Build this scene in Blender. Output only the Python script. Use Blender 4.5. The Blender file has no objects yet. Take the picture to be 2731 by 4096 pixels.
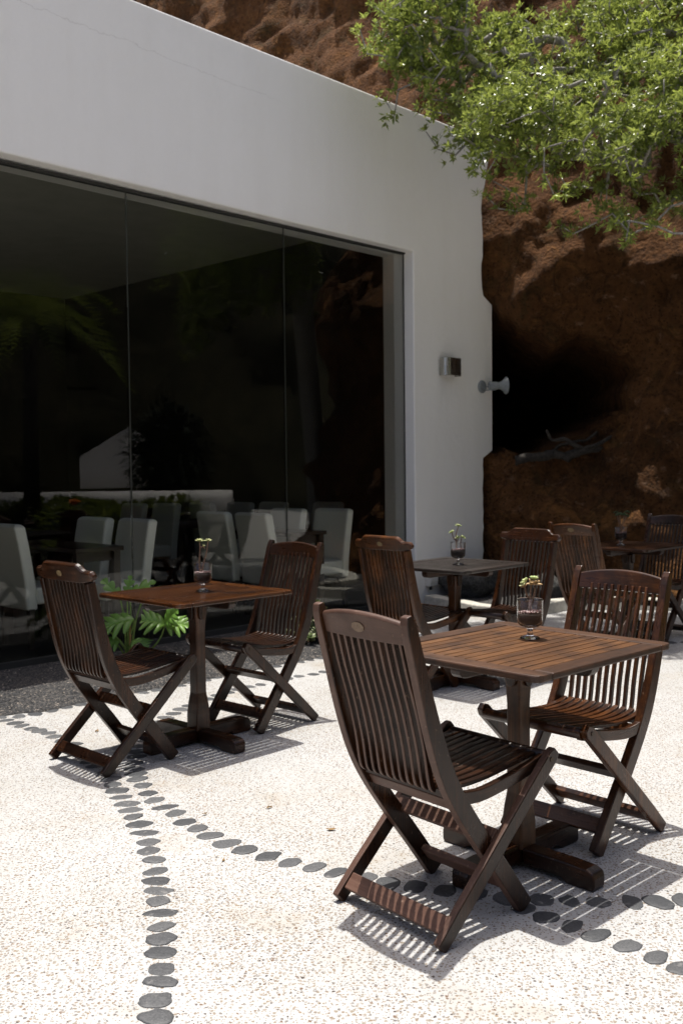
import bpy, math, random
from mathutils import Vector, Matrix, noise
rnd = random.Random(7)
sc = bpy.context.scene
COL = sc.collection
R = math.radians
# ------------------------------------------------------------------ helpers
class MB:
    """collects vertices and faces of one mesh"""
    def __init__(s): s.v = []; s.f = []; s.sm = []; s.mi = []; s.attr = []; s.a = 0.0; s.m = 0
    def vert(s, p): s.v.append(tuple(p)); s.attr.append(s.a); return len(s.v) - 1
    def face(s, idx, smooth=False): s.f.append(tuple(idx)); s.sm.append(smooth); s.mi.append(s.m)
    def box(s, c, d, M=None):
        M = M or Matrix.Identity(3); c = Vector(c); i0 = len(s.v)
        for x in (-1, 1):
            for y in (-1, 1):
                for z in (-1, 1): s.vert(c + M @ Vector((x*d[0]/2, y*d[1]/2, z*d[2]/2)))
        for q in ((0,1,3,2),(4,6,7,5),(0,4,5,1),(2,3,7,6),(0,2,6,4),(1,5,7,3)): s.face([i0+k for k in q])
    def loft(s, rings, smooth=False, caps=True, closed=True, sides=()):
        n = len(rings[0]); ids = [[s.vert(p) for p in r] for r in rings]
        for a, b in zip(ids, ids[1:]):
            for k in range(n if closed else n-1):
                s.m = 1 if k in sides else 0
                s.face((a[k], a[(k+1) % n], b[(k+1) % n], b[k]), smooth)
        s.m = 0
        if caps and closed:
            s.face(ids[0][::-1]); s.face(ids[-1])
    def plank(s, prof, hw, x0, x1):
        """a board cut along a curve in the y-z plane, x0..x1 thick; hw = half width per station"""
        rings = []
        for i, (y, z) in enumerate(prof):
            a = prof[max(i-1, 0)]; b = prof[min(i+1, len(prof)-1)]
            t = Vector((b[0]-a[0], b[1]-a[1])).normalized(); nn = Vector((-t.y, t.x)); h = hw[i] if isinstance(hw, list) else hw
            rings.append([(x0, y+nn.x*h, z+nn.y*h), (x1, y+nn.x*h, z+nn.y*h), (x1, y-nn.x*h, z-nn.y*h), (x0, y-nn.x*h, z-nn.y*h)])
        s.loft(rings, sides=(1, 3))
    def tube(s, pts, rad, n=8, smooth=True):
        rings = []; up = None
        for i, p in enumerate(pts):
            p = Vector(p); a = Vector(pts[max(i-1, 0)]); b = Vector(pts[min(i+1, len(pts)-1)]); t = (b-a)
            t = t.normalized() if t.length > 1e-9 else Vector((0, 0, 1))
            if up is None: up = t.orthogonal().normalized()
            up = (up - t*up.dot(t)); up = up.normalized() if up.length > 1e-6 else t.orthogonal().normalized()
            w = t.cross(up); r = rad[i] if isinstance(rad, (list, tuple)) else rad
            rings.append([p + up*(math.cos(2*math.pi*k/n)*r) + w*(math.sin(2*math.pi*k/n)*r) for k in range(n)])
        s.loft(rings, smooth)
    def axial(s, c, ax, prof, n=32):
        """rings (offset, radius) square to one axis"""
        ax = Vector(ax).normalized(); u = ax.orthogonal().normalized(); w = ax.cross(u); c = Vector(c)
        s.loft([[c+ax*o+u*(r*math.cos(2*math.pi*k/n))+w*(r*math.sin(2*math.pi*k/n)) for k in range(n)] for o, r in prof], True)
    def lathe(s, prof, c=(0,0,0), n=32, smooth=True):
        """closed profile of (r, z) turned about z"""
        ids = []
        for r, z in prof:
            if r < 1e-6: ids.append([s.vert((c[0], c[1], c[2]+z))])
            else: ids.append([s.vert((c[0]+r*math.cos(2*math.pi*k/n), c[1]+r*math.sin(2*math.pi*k/n), c[2]+z)) for k in range(n)])
        for a, b in zip(ids, ids[1:]):
            for k in range(n):
                q = [a[k % len(a)], a[(k+1) % len(a)], b[(k+1) % len(b)], b[k % len(b)]]
                q = list(dict.fromkeys(q))
                if len(q) > 2: s.face(q, smooth)
    def blob(s, c, r, seed=0, amp=.25, freq=1.5, nu=14, nv=9, smooth=True, M=None):
        rings = []; c = Vector(c); top = None
        for j in range(nv+1):
            th = math.pi*j/nv; ring = []
            for i in range(nu):
                ph = 2*math.pi*i/nu; d = Vector((math.sin(th)*math.cos(ph), math.sin(th)*math.sin(ph), math.cos(th)))
                k = 1 + amp*noise.noise(d*freq + Vector((seed*7.1, seed*3.3, 0)))
                p = Vector((d.x*r[0]*k, d.y*r[1]*k, d.z*r[2]*k))
                ring.append(c + (M @ p if M else p))
            rings.append(ring)
        s.loft(rings[::-1], smooth)
    def build(s, name, mats, parent=None, bevel=0, attr=None):
        me = bpy.data.meshes.new(name); me.from_pydata(s.v, [], s.f); me.update()
        me.polygons.foreach_set('use_smooth', s.sm)
        if any(s.mi): me.polygons.foreach_set('material_index', s.mi)
        if attr:
            at = me.attributes.new(attr, 'FLOAT', 'POINT'); at.data.foreach_set('value', s.attr)
        for m in (mats if isinstance(mats, (list, tuple)) else [mats]): me.materials.append(m)
        o = bpy.data.objects.new(name, me); COL.objects.link(o)
        if parent: o.parent = parent
        if bevel:
            b = o.modifiers.new('edge', 'BEVEL'); b.width = bevel; b.segments = 2; b.limit_method = 'ANGLE'; b.angle_limit = R(35)
        return o
def tag(o, label=None, cat=None, group=None, kind=None):
    if label: o['label'] = label
    if cat: o['category'] = cat
    if group: o['group'] = group
    if kind: o['kind'] = kind
    return o
def thing(name, label, cat, loc=(0,0,0), rz=0, group=None):
    o = bpy.data.objects.new(name, None); COL.objects.link(o); o.empty_display_size = .1
    o.location = loc; o.rotation_euler = (0, 0, rz)
    return tag(o, label, cat, group)
def dup(root, loc, rz, label=None, mats=None):
    """copy of a thing with copies of its parts and sub-parts; mats replaces materials by name"""
    def cp(o, par):
        c = o.copy(); COL.objects.link(c); c.parent = par
        if mats and c.type == 'MESH':
            for i, sl in enumerate(c.material_slots):
                m0 = sl.material
                if m0 and m0.name in mats: sl.link = 'OBJECT'; sl.material = mats[m0.name]
        for ch in o.children: cp(ch, c)
        return c
    r = cp(root, None); r.location = loc; r.rotation_euler = (0, 0, rz)
    if label: r['label'] = label
    return r
def smooth_path(pts, sub=6):
    """Catmull-Rom through points of any size"""
    out = []; P = [Vector(p) for p in pts]
    for i in range(len(P)-1):
        p0 = P[max(i-1, 0)]; p1 = P[i]; p2 = P[i+1]; p3 = P[min(i+2, len(P)-1)]
        for k in range(sub):
            t = k/sub
            out.append(.5*((2*p1) + (p2-p0)*t + (2*p0-5*p1+4*p2-p3)*t*t + (3*p1-p0-3*p2+p3)*t**3))
    out.append(P[-1]); return out
def sstep(a, b, x):
    t = min(1, max(0, (x-a)/(b-a))); return t*t*(3-2*t)
def fbm(p, oct=4):
    s = 0; a = 1; 
    for k in range(oct): s += a*noise.noise(p); p = p*2.03+Vector((3.1, 1.7, 5.2)); a *= .5
    return s
# ------------------------------------------------------------------ materials
B0 = Vector((.7862, 9.8100, 0)); DW = Vector((.69466, .71934, 0)); NW = Vector((.71934, -.69466, 0))
class NT:
    def __init__(s, name):
        s.m = bpy.data.materials.new(name); s.m.use_nodes = True; s.t = s.m.node_tree; s.t.nodes.clear()
        s.out = s.t.nodes.new('ShaderNodeOutputMaterial')
    def n(s, kind, ins=None, **props):
        nd = s.t.nodes.new('ShaderNode'+kind)
        for k, v in props.items(): setattr(nd, k, v)
        for k, v in (ins or {}).items():
            if isinstance(v, bpy.types.NodeSocket): s.t.links.new(v, nd.inputs[k])
            else: nd.inputs[k].default_value = v
        return nd
    def ramp(s, fac, stops, interp='LINEAR'):
        nd = s.n('ValToRGB', {'Fac': fac}); cr = nd.color_ramp; cr.interpolation = interp
        while len(cr.elements) > 1: cr.elements.remove(cr.elements[-1])
        for i, (p, c) in enumerate(stops):
            e = cr.elements[0] if i == 0 else cr.elements.new(p)
            e.position = p; e.color = (*c, 1) if isinstance(c, (tuple, list)) else (c, c, c, 1)
        return nd.outputs[0]
    def mix(s, f, a, b, mode='MIX'):
        nd = s.n('Mix', data_type='RGBA', blend_type=mode)
        for k, v in ((0, f), (6, a), (7, b)):
            if isinstance(v, bpy.types.NodeSocket): s.t.links.new(v, nd.inputs[k])
            else: nd.inputs[k].default_value = (*v, 1) if isinstance(v, (tuple, list)) and len(v) == 3 else v
        return nd.outputs[2]
    def math(s, op, a, b=None, c=None):
        nd = s.n('Math', operation=op)
        for k, v in enumerate((a, b, c)):
            if v is None: continue
            if isinstance(v, bpy.types.NodeSocket): s.t.links.new(v, nd.inputs[k])
            else: nd.inputs[k].default_value = v
        return nd.outputs[0]
    def noise(s, vec, scale, detail=4, rough=.55, dist=0):
        return s.n('TexNoise', {'Vector': vec, 'Scale': scale, 'Detail': detail, 'Roughness': rough, 'Distortion': dist}).outputs['Fac']
    def coords(s, scale=(1,1,1), kind='Object', rand=True):
        tc = s.n('TexCoord').outputs[kind]
        if rand:
            oi = s.n('ObjectInfo').outputs['Random']
            off = s.n('VectorMath', {0: s.n('CombineXYZ', {'X': oi, 'Y': oi, 'Z': oi}).outputs[0], 1: (37., 53., 71.)}, operation='MULTIPLY').outputs[0]
            tc = s.n('VectorMath', {0: tc, 1: off}, operation='ADD').outputs[0]
        return s.n('Mapping', {'Vector': tc, 'Scale': scale}).outputs[0]
    def bsdf(s, color, rough, bump=None, bstr=.3, bdist=.01, **ins):
        b = s.n('BsdfPrincipled')
        for k, v in dict({'Base Color': color, 'Roughness': rough}, **ins).items():
            if isinstance(v, bpy.types.NodeSocket): s.t.links.new(v, b.inputs[k])
            else: b.inputs[k].default_value = (*v, 1) if isinstance(v, (tuple, list)) and len(v) == 3 else v
        if bump is not None:
            bn = s.n('Bump', {'Height': bump, 'Strength': bstr, 'Distance': bdist}); s.t.links.new(bn.outputs[0], b.inputs['Normal'])
        s.t.links.new(b.outputs[0], s.out.inputs['Surface']); return b
def simple(name, col, rough=.5, **kw):
    t = NT(name); t.bsdf(col, rough, **kw); return t.m
def wood(name, axis, dark, mid, light, rough=(.28, .5), wear=0.0, wearcol=(.3, .2, .14)):
    t = NT(name); fine = [150, 150, 150]; fine[axis] = 5; broad = [14, 14, 14]; broad[axis] = 1.2
    g = t.noise(t.coords(fine), 1, 5, .6); b = t.noise(t.coords(broad), 1, 4, .6, .6)
    pt = t.noise(t.coords((9, 9, 9)), 1, 5, .65)
    f = t.math('ADD', t.math('MULTIPLY', g, .45), t.math('MULTIPLY', b, .55))
    col = t.ramp(f, [(.30, dark), (.5, mid), (.68, light)])
    col = t.mix(t.ramp(pt, [(.46, 0), (.66, .75)]), col, dark)
    if wear:
        w = t.noise(t.coords((60, 60, 60)), 1, 6, .7)
        col = t.mix(t.math('MULTIPLY', t.ramp(w, [(.62, 0), (.7, 1)]), wear), col, wearcol)
    oi = t.n('ObjectInfo').outputs['Random']
    col = t.mix(1., col, t.ramp(oi, [(0, (.68, .66, .64)), (.5, (.95, .95, .95)), (1, (1.3, 1.3, 1.32))]), 'MULTIPLY')
    rg = t.ramp(t.math('ADD', t.math('MULTIPLY', pt, .6), t.math('MULTIPLY', g, .4)), [(.3, rough[0]), (.7, rough[1])])
    t.bsdf(col, rg, g, .25, .002, **{'Specular IOR Level': .40}); return t.m
MW = {}
def wood_set(key, dark, mid, light, **kw):
    for ax, nm in enumerate('xyz'): MW[key+nm] = wood('%s_%s' % (key, nm), ax, dark, mid, light, **kw)
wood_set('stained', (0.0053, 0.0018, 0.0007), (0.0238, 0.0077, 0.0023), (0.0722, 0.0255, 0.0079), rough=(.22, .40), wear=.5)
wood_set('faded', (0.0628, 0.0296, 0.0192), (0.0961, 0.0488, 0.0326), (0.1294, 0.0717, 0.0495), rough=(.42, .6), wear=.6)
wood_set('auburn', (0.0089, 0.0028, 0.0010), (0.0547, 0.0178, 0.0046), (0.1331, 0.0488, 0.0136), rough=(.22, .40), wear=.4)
wood_set('weathered', (0.0222, 0.0081, 0.0030), (0.1146, 0.0495, 0.0170), (0.1885, 0.0924, 0.0385), rough=(.38, .56))
wood_set('framewood', (0.0178, 0.0074, 0.0037), (0.0628, 0.0281, 0.0133), (0.1109, 0.0561, 0.0303), rough=(.40, .58))
wood_set('glossy', (0.0081, 0.0026, 0.0009), (0.0502, 0.0163, 0.0040), (0.1035, 0.0385, 0.0099), rough=(.16, .32))
wood_set('greyed', (0.0096, 0.0067, 0.0052), (0.0222, 0.0163, 0.0133), (0.0429, 0.0333, 0.0274), rough=(.25, .42))
def remap(a, b): return {'%s_%s' % (a, c): MW[b+c] for c in 'xyz'}

def make_patio():
    t = NT('terrazzo'); P = t.coords((1,1,1), 'Object', False)
    wob = t.n('TexNoise', {'Vector': P, 'Scale': 70., 'Detail': 2.}).outputs['Color']
    Pw = t.n('VectorMath', {0: P, 1: t.n('VectorMath', {0: wob, 'Scale': .010}, operation='SCALE').outputs[0]}, operation='ADD').outputs[0]
    big = t.noise(P, .9, 5, .6); dirt = t.noise(P, 2.3, 6, .65); fine = t.noise(P, 420, 2, .5)
    base = t.mix(t.ramp(big, [(.38, 0), (.66, 1)]), (.435, .438, .436), (.395, .390, .372))
    base = t.mix(t.ramp(dirt, [(.56, 0), (.72, .6)]), base, (.34, .29, .22))
    base = t.mix(t.math('MULTIPLY', fine, .14), base, (.28, .26, .23))
    cols = [(0, (0.214, 0.176, 0.134)), (.14, (0.259, 0.229, 0.189)), (.28, (0.234, 0.199, 0.152)), (.40, (0.209, 0.199, 0.187)), (.52, (0.269, 0.234, 0.197)), (.62, (0.209, 0.159, 0.111)), (.71, (0.179, 0.164, 0.152)), (.79, (0.149, 0.095, 0.061)), (.86, (0.120, 0.110, 0.106)), (.92, (0.229, 0.164, 0.101)), (.965, (0.050, 0.037, 0.030))]
    hgt = None
    dens = t.ramp(t.noise(P, 1.3, 3, .5), [(.3, .42), (.7, .86)])
    for sca, thr, amt, off in ((72., .40, 1.0, 0.), (118., .37, .75, 3.3), (48., .30, .30, 8.1)):
        v = t.n('TexVoronoi', {'Vector': t.n('VectorMath', {0: Pw, 1: (off, off*1.7, 0)}, operation='ADD').outputs[0], 'Scale': sca, 'Randomness': 1.}, voronoi_dimensions='2D')
        sp = t.n('SeparateColor', {0: v.outputs['Color']}); rr = sp.outputs[0]; r2 = sp.outputs[1]
        edge = t.math('MULTIPLY', t.math('ADD', .55, t.math('MULTIPLY', r2, .6)), thr)
        m = t.n('MapRange', {'Value': v.outputs['Distance'], 'From Min': t.math('SUBTRACT', edge, .05), 'From Max': edge, 'To Min': 1., 'To Max': 0.}).outputs[0]
        m = t.math('MULTIPLY', m, t.math('LESS_THAN', r2, t.math('MULTIPLY', dens, amt)))
        base = t.mix(m, base, t.ramp(rr, cols, 'CONSTANT'))
        hgt = m if hgt is None else t.math('MAXIMUM', hgt, m)
    t.bsdf(base, .62, t.math('ADD', t.math('MULTIPLY', hgt, .5), t.math('MULTIPLY', fine, .35)), .35, .004); return t.m
def make_plaster():
    t = NT('white_plaster'); P = t.coords((1,1,1), 'Object', False)
    st = t.noise(t.coords((5, 5, .7), 'Object', False), 1, 5, .6); bl = t.noise(P, 1.1, 4, .6)
    col = t.mix(t.ramp(st, [(.45, 0), (.8, .55)]), (.94, .925, .895), (.895, .875, .835))
    col = t.mix(t.ramp(bl, [(.5, 0), (.8, .5)]), col, (.89, .87, .835))
    ck = t.noise(P, 9, 6, .7)
    rel = t.n('VectorMath', {0: P, 1: tuple(B0)}, operation='SUBTRACT').outputs[0]
    s_ = t.n('VectorMath', {0: rel, 1: tuple(DW)}, operation='DOT_PRODUCT').outputs['Value']; z_ = t.n('SeparateXYZ', {0: P}).outputs[2]
    line = t.ramp(t.n('MapRange', {'Value': s_, 'From Min': -4.6, 'From Max': -1.8, 'To Min': 0., 'To Max': 1.}).outputs[0], [(0, .50), (.3, .485), (.55, .475), (.78, .44), (1, .43)])
    line = t.math('ADD', t.math('MULTIPLY_ADD', line, 1., 4.), t.math('MULTIPLY', t.math('SUBTRACT', t.noise(t.coords((6, 6, 6), 'Object', False), 1, 5, .7), .5), .10))
    crk = t.math('MULTIPLY', t.math('LESS_THAN', t.math('ABSOLUTE', t.math('SUBTRACT', z_, line)), .0035), t.ramp(t.n('MapRange', {'Value': s_, 'From Min': -4.7, 'From Max': -1.7}).outputs[0], [(0, 0), (.05, .2), (.9, .14), (1, 0)]))
    col = t.mix(crk, col, (.36, .33, .29))
    foot = t.n('MapRange', {'Value': t.math('ADD', z_, t.math('MULTIPLY', t.noise(P, 3, 5, .7), .5)), 'From Min': .25, 'From Max': .75, 'To Min': .5, 'To Max': 0.}).outputs[0]
    col = t.mix(foot, col, (.52, .48, .42))
    t.bsdf(col, .8, t.math('ADD', t.math('ADD', t.noise(P, 14, 5, .6), t.math('MULTIPLY', ck, .6)), t.math('MULTIPLY', t.noise(P, 2.4, 3, .5), 2.2)), .42, .012); return t.m
def make_rock(name, c, pale, dark, moss, orange):
    t = NT(name); P = t.coords((1,1,1), 'Object', False)
    b = t.noise(P, .8, 6, .65, .4); f = t.noise(P, 13, 8, .72); s = t.noise(P, 42, 4, .7)
    col = t.ramp(t.math('ADD', t.math('MULTIPLY', b, .6), t.math('MULTIPLY', f, .4)), [(.32, dark), (.5, c[0]), (.66, c[1])])
    col = t.mix(t.ramp(t.noise(P, 2.6, 6, .7, .8), [(.53, 0), (.70, .7)]), col, moss)
    col = t.mix(t.ramp(t.noise(t.coords((3.1, 3.1, 5), 'Object', False), 1.5, 8, .75), [(.58, 0), (.68, .75)]), col, pale)
    v = t.n('TexVoronoi', {'Vector': P, 'Scale': 24., 'Randomness': 1.}); v2 = t.n('TexVoronoi', {'Vector': P, 'Scale': 7., 'Randomness': 1.})
    col = t.mix(t.ramp(v.outputs['Distance'], [(.12, .75), (.34, 0)]), col, dark); col = t.mix(t.ramp(t.math('ADD', v2.outputs['Distance'], t.math('MULTIPLY', f, .35)), [(.26, .6), (.42, 0)]), col, dark)
    col = t.mix(t.ramp(t.noise(P, 1.7, 7, .75, 1.2), [(.55, 0), (.66, .8)]), col, orange)
    wv = t.n('VectorMath', {0: t.n('Mapping', {'Vector': P, 'Scale': (1., 1., .6)}).outputs[0], 1: t.n('VectorMath', {0: t.n('TexNoise', {'Vector': P, 'Scale': 2.2, 'Detail': 5.}).outputs['Color'], 'Scale': .55}, operation='SCALE').outputs[0]}, operation='ADD').outputs[0]
    v3 = t.n('TexVoronoi', {'Vector': wv, 'Scale': 1.5, 'Randomness': 1.}, feature='DISTANCE_TO_EDGE').outputs['Distance']
    crk = t.math('MAXIMUM', t.ramp(v3, [(.0, 0), (.022, 1)]), t.ramp(t.noise(P, 1.1, 4, .6), [(.50, 0), (.60, 1)])); crk = t.math('MAXIMUM', crk, .62); col = t.mix(crk, dark, col)
    f = t.math('ADD', f, t.math('MULTIPLY', crk, .35))
    h = t.math('ADD', t.math('ADD', f, t.math('MULTIPLY', s, .5)), t.math('MULTIPLY', v.outputs['Distance'], .5))
    t.bsdf(col, .92, h, 1.0, .05, **{'Specular IOR Level': .15}); return t.m
def make_gravel(name='volcanic_gravel'):
    t = NT(name); P = t.coords((1,1,1), 'Object', False)
    v = t.n('TexVoronoi', {'Vector': P, 'Scale': 95., 'Randomness': 1.}); w = t.n('TexVoronoi', {'Vector': P, 'Scale': 210., 'Randomness': 1.})
    r = t.n('SeparateColor', {0: v.outputs['Color']}).outputs[0]; r2 = t.n('SeparateColor', {0: w.outputs['Color']}).outputs[0]
    col = t.mix(t.ramp(r2, [(.75, 0), (.95, .6)]), t.ramp(r, [(0, (.012, .012, .013)), (.55, (.036, .035, .036)), (.85, (.085, .08, .075)), (1, (.26, .22, .18))]), (.12, .11, .10))
    t.bsdf(col, .85, t.math('SUBTRACT', 1., t.math('ADD', v.outputs['Distance'], t.math('MULTIPLY', w.outputs['Distance'], .5))), .9, .012); return t.m
def make_stone():
    t = NT('basalt_pebble'); P = t.coords((1,1,1))
    f = t.noise(P, 160, 5, .7); b = t.noise(P, 22, 3, .6); oi = t.n('ObjectInfo').outputs['Random']
    col = t.mix(oi, t.ramp(f, [(.35, (.026, .028, .031)), (.65, (.058, .060, .065))]), t.ramp(f, [(.35, (.055, .057, .060)), (.65, (.115, .117, .120))]))
    col = t.mix(t.ramp(b, [(.62, 0), (.72, .5)]), col, (.26, .25, .24))
    t.bsdf(col, .6, f, .4, .002); return t.m
def make_leafmat(name, old, young, trans=.35, rough=.38, attr='tint', spec=.5):
    t = NT(name); a = t.n('Attribute', attribute_name=attr).outputs['Fac']
    col = t.ramp(a, [(0, old), (.55, tuple((o+y)/2 for o, y in zip(old, young))), (1, young)])
    b = t.n('BsdfPrincipled', {'Base Color': col, 'Roughness': rough, 'Specular IOR Level': spec})
    tr = t.n('BsdfTranslucent', {'Color': t.mix(.5, col, (.52, .60, .13), 'MIX')})
    mx = t.n('MixShader', {0: trans, 1: b.outputs[0], 2: tr.outputs[0]}); t.t.links.new(mx.outputs[0], t.out.inputs['Surface']); return t.m
def make_pane(name, tint, rough=0.0, ior=1.27):
    t = NT(name); fr = t.n('Fresnel', {'IOR': ior}).outputs[0]
    a = t.n('BsdfTransparent', {'Color': (*tint, 1)}); g = t.n('BsdfGlossy', {'Color': (1, 1, 1, 1), 'Roughness': rough})
    mx = t.n('MixShader', {0: fr, 1: a.outputs[0], 2: g.outputs[0]}); t.t.links.new(mx.outputs[0], t.out.inputs['Surface']); return t.m
def make_metal(name, col, rough, streak=True):
    t = NT(name); s = t.noise(t.coords((60, 60, 6)), 1, 4, .6)
    t.bsdf(t.ramp(s, [(.3, tuple(c*.7 for c in col)), (.7, col)]), t.ramp(s, [(.3, rough*.8), (.7, rough*1.3)]), Metallic=1.0); return t.m
def noisy(name, a, b, scale=30, rough=.6, bump=.3, bd=.004):
    t = NT(name); P = t.coords((1,1,1)); f = t.noise(P, scale, 6, .65)
    t.bsdf(t.ramp(f, [(.35, a), (.65, b)]), rough, f, bump, bd); return t.m
M = dict(patio=make_patio(), plaster=make_plaster(), gravel=make_gravel(), stone=make_stone(),
    rock=make_rock('volcanic_tuff', [(.108, .047, .017), (.190, .088, .034)], (.27, .165, .105), (.022, .011, .005), (.046, .036, .014), (.21, .095, .030)),
    farrock=make_rock('hill_rock', [(.035, .032, .016), (.060, .050, .026)], (.09, .07, .045), (.012, .012, .006), (.022, .034, .012), (.07, .06, .03)),
    bark=noisy('grey_bark', (.16, .145, .125), (.34, .32, .29), 45, .8, .5),
    leaf=make_leafmat('tree_leaf', (.026, .056, .011), (.47, .54, .11), .40, .28),
    fern=make_leafmat('lobed_leaf', (.08, .19, .035), (.24, .42, .075), .36, .36),
    darkleaf=make_leafmat('deep_green_leaf', (.02, .045, .012), (.05, .10, .025), .2, .4),
    shrub=make_leafmat('shrub_leaf', (.10, .15, .04), (.42, .44, .26), .22, .42),
    succ=make_leafmat('succulent_leaf', (.30, .44, .14), (.62, .60, .30), .22, .34),
    orange=make_leafmat('blushed_leaf', (.50, .30, .12), (.60, .42, .22), .2, .38),
    stalk=noisy('green_stalk', (.14, .22, .05), (.24, .34, .09), 40, .45, .1),
    stem=noisy('succulent_stem', (.11, .06, .035), (.26, .16, .10), 120, .7, .4, .001),
    greystem=noisy('pale_stem', (.16, .12, .11), (.34, .28, .26), 120, .7, .4, .001),
    soil=noisy('dark_soil', (.006, .004, .004), (.026, .018, .014), 260, .9, .6, .002),
    grit=noisy('pink_grit', (.11, .06, .06), (.42, .30, .29), 220, .8, .8, .003),
    gold=noisy('brass_plaque', (.075, .045, .018), (.26, .185, .085), 200, .5, .3, .001),
    goblet=None, pane=make_pane('tinted_pane', (.975, .98, .965)),
    seam=simple('seam_sealant', (.045, .05, .04), .5), frame=simple('window_edge', (.03, .03, .028), .6),
    ceiling=noisy('ceiling_plaster', (.42, .42, .37), (.48, .48, .43), 3, .9, .1),
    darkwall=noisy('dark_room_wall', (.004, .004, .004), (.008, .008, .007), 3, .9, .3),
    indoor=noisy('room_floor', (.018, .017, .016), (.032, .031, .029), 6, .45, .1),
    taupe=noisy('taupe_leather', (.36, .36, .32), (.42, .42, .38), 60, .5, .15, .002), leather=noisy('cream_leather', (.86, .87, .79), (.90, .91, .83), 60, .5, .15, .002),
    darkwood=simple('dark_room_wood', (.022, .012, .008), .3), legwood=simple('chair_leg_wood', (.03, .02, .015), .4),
    steel=make_metal('brushed_steel', (.55, .54, .51), .28), grey=noisy('grey_enamel', (.20, .22, .235), (.27, .29, .30), 25, .5, .05),
    white=simple('white_plastic', (.62, .60, .56), .45), boulder=noisy('lava_boulder', (.030, .029, .027), (.105, .10, .09), 38, .95, 1.0, .03),
    kerb=noisy('pale_concrete', (.42, .40, .34), (.60, .57, .50), 22, .85, .4, .006), deadwood=noisy('grey_deadwood', (.010, .008, .0065), (.050, .041, .033), 30, .9, .8, .008),
    dry=noisy('dry_leaf_brown', (.16, .10, .04), (.30, .19, .08), 90, .8, .3), flower=simple('orange_petal', (.75, .20, .03), .5),
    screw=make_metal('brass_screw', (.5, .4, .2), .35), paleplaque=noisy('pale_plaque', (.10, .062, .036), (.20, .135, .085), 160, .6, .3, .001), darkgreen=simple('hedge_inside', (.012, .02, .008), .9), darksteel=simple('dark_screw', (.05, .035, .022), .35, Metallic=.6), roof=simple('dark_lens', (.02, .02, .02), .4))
t = NT('clear_glass'); t.bsdf((1, 1, 1), .0, **{'Transmission Weight': 1.0, 'IOR': 1.45}); M['goblet'] = t.m
# ------------------------------------------------------------------ the long glazed wall: s runs along it, d goes into the room
def W(s, z, d=0): return B0 + DW*s - NW*d + Vector((0, 0, z))
WALLROT = math.atan2(DW.y, DW.x)
def wbox(mb, s0, s1, z0, z1, d0, d1):
    i0 = len(mb.v)
    for s in (s0, s1):
        for d in (d0, d1):
            for z in (z0, z1): mb.vert(W(s, z, d))
    for q in ((0,1,3,2),(4,6,7,5),(0,4,5,1),(2,3,7,6),(0,2,6,4),(1,5,7,3)): mb.face([i0+k for k in q])
bld = thing('white_building', 'long white plastered building with a huge dark frameless window', 'building', B0)
def bpart(mb, name, mat, parent=bld, bevel=0):
    o = mb.build(name, mat, parent, bevel)
    if parent is bld: o.matrix_parent_inverse = Matrix.Translation(-B0)
    return o
JS = -.095; HEAD = 3.44; SL = -10.5
# facade outline: strips between stations of s, with the worn edge against the rock
rndw = random.Random(3)
mb = MB()
edge = []
for k in range(61):
    z = -.1 + 4.87*k/60
    if z < 1.45: e = 1.028
    elif z < 1.5: e = 1.028 + (z-1.45)/.05*.17
    elif z < 3.07: e = 1.20
    elif z < 3.16: e = 1.20 - (z-3.07)/.09*.165
    elif z < 4.2: e = 1.030 + .012*math.sin(z*9)
    else: e = 1.042 + (z-4.2)/.57*.18
    j = (rndw.random()-.5)*.022 if not 1.5 < z < 3.05 else 0
    edge.append((z, e+j))
T = .40
headz = lambda s: HEAD + (JS-s)*.006
out = [(JS, -.1)] + [(e, z) for z, e in edge] + [(SL-.5, 4.835), (SL-.5, -.1), (SL, -.1), (SL, headz(SL)), (JS, HEAD)]
mb = MB(); f0 = [mb.vert(W(s, z, 0)) for s, z in out]; f1 = [mb.vert(W(s, z, T)) for s, z in out]
mb.face(f0); mb.face(f1[::-1])
for k in range(len(out)): q = (k+1) % len(out); mb.face((f0[q], f0[k], f1[k], f1[q]))
bpart(mb, 'facade_wall', M['plaster'], bevel=.012)
mb = MB(); wbox(mb, SL, 1.0, 4.12, 4.42, T+.002, 8.2); bpart(mb, 'ceiling', M['ceiling'])
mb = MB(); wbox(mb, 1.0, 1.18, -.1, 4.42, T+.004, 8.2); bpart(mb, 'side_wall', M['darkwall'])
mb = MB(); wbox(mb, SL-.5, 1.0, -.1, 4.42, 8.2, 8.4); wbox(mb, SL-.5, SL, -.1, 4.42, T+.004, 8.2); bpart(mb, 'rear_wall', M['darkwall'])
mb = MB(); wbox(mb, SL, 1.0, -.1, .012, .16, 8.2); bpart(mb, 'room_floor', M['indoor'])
mb = MB(); wbox(mb, SL, JS, -.05, .05, .095, .155); wbox(mb, SL, JS, HEAD-.012, HEAD+.001, .10, .15)
wf = bpart(mb, 'window_frame', M['frame'])
seams = [-9.68, -8.08, -6.48, -4.88, -3.282, -1.688, JS]
for a, b in zip(seams, seams[1:]):
    mb = MB(); wbox(mb, a+.004, b-.004, .05, headz(b)-.012, .118, .130); o = bpart(mb, 'glass_pane', M['pane'], wf)
    mb = MB(); wbox(mb, b-.004, b+.004 if b < JS else b, .05, headz(b)-.012, .1195, .1285); bpart(mb, 'glazing_seam', M['seam'], wf)
for o in wf.children: o.matrix_parent_inverse = Matrix.Identity(4)
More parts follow.
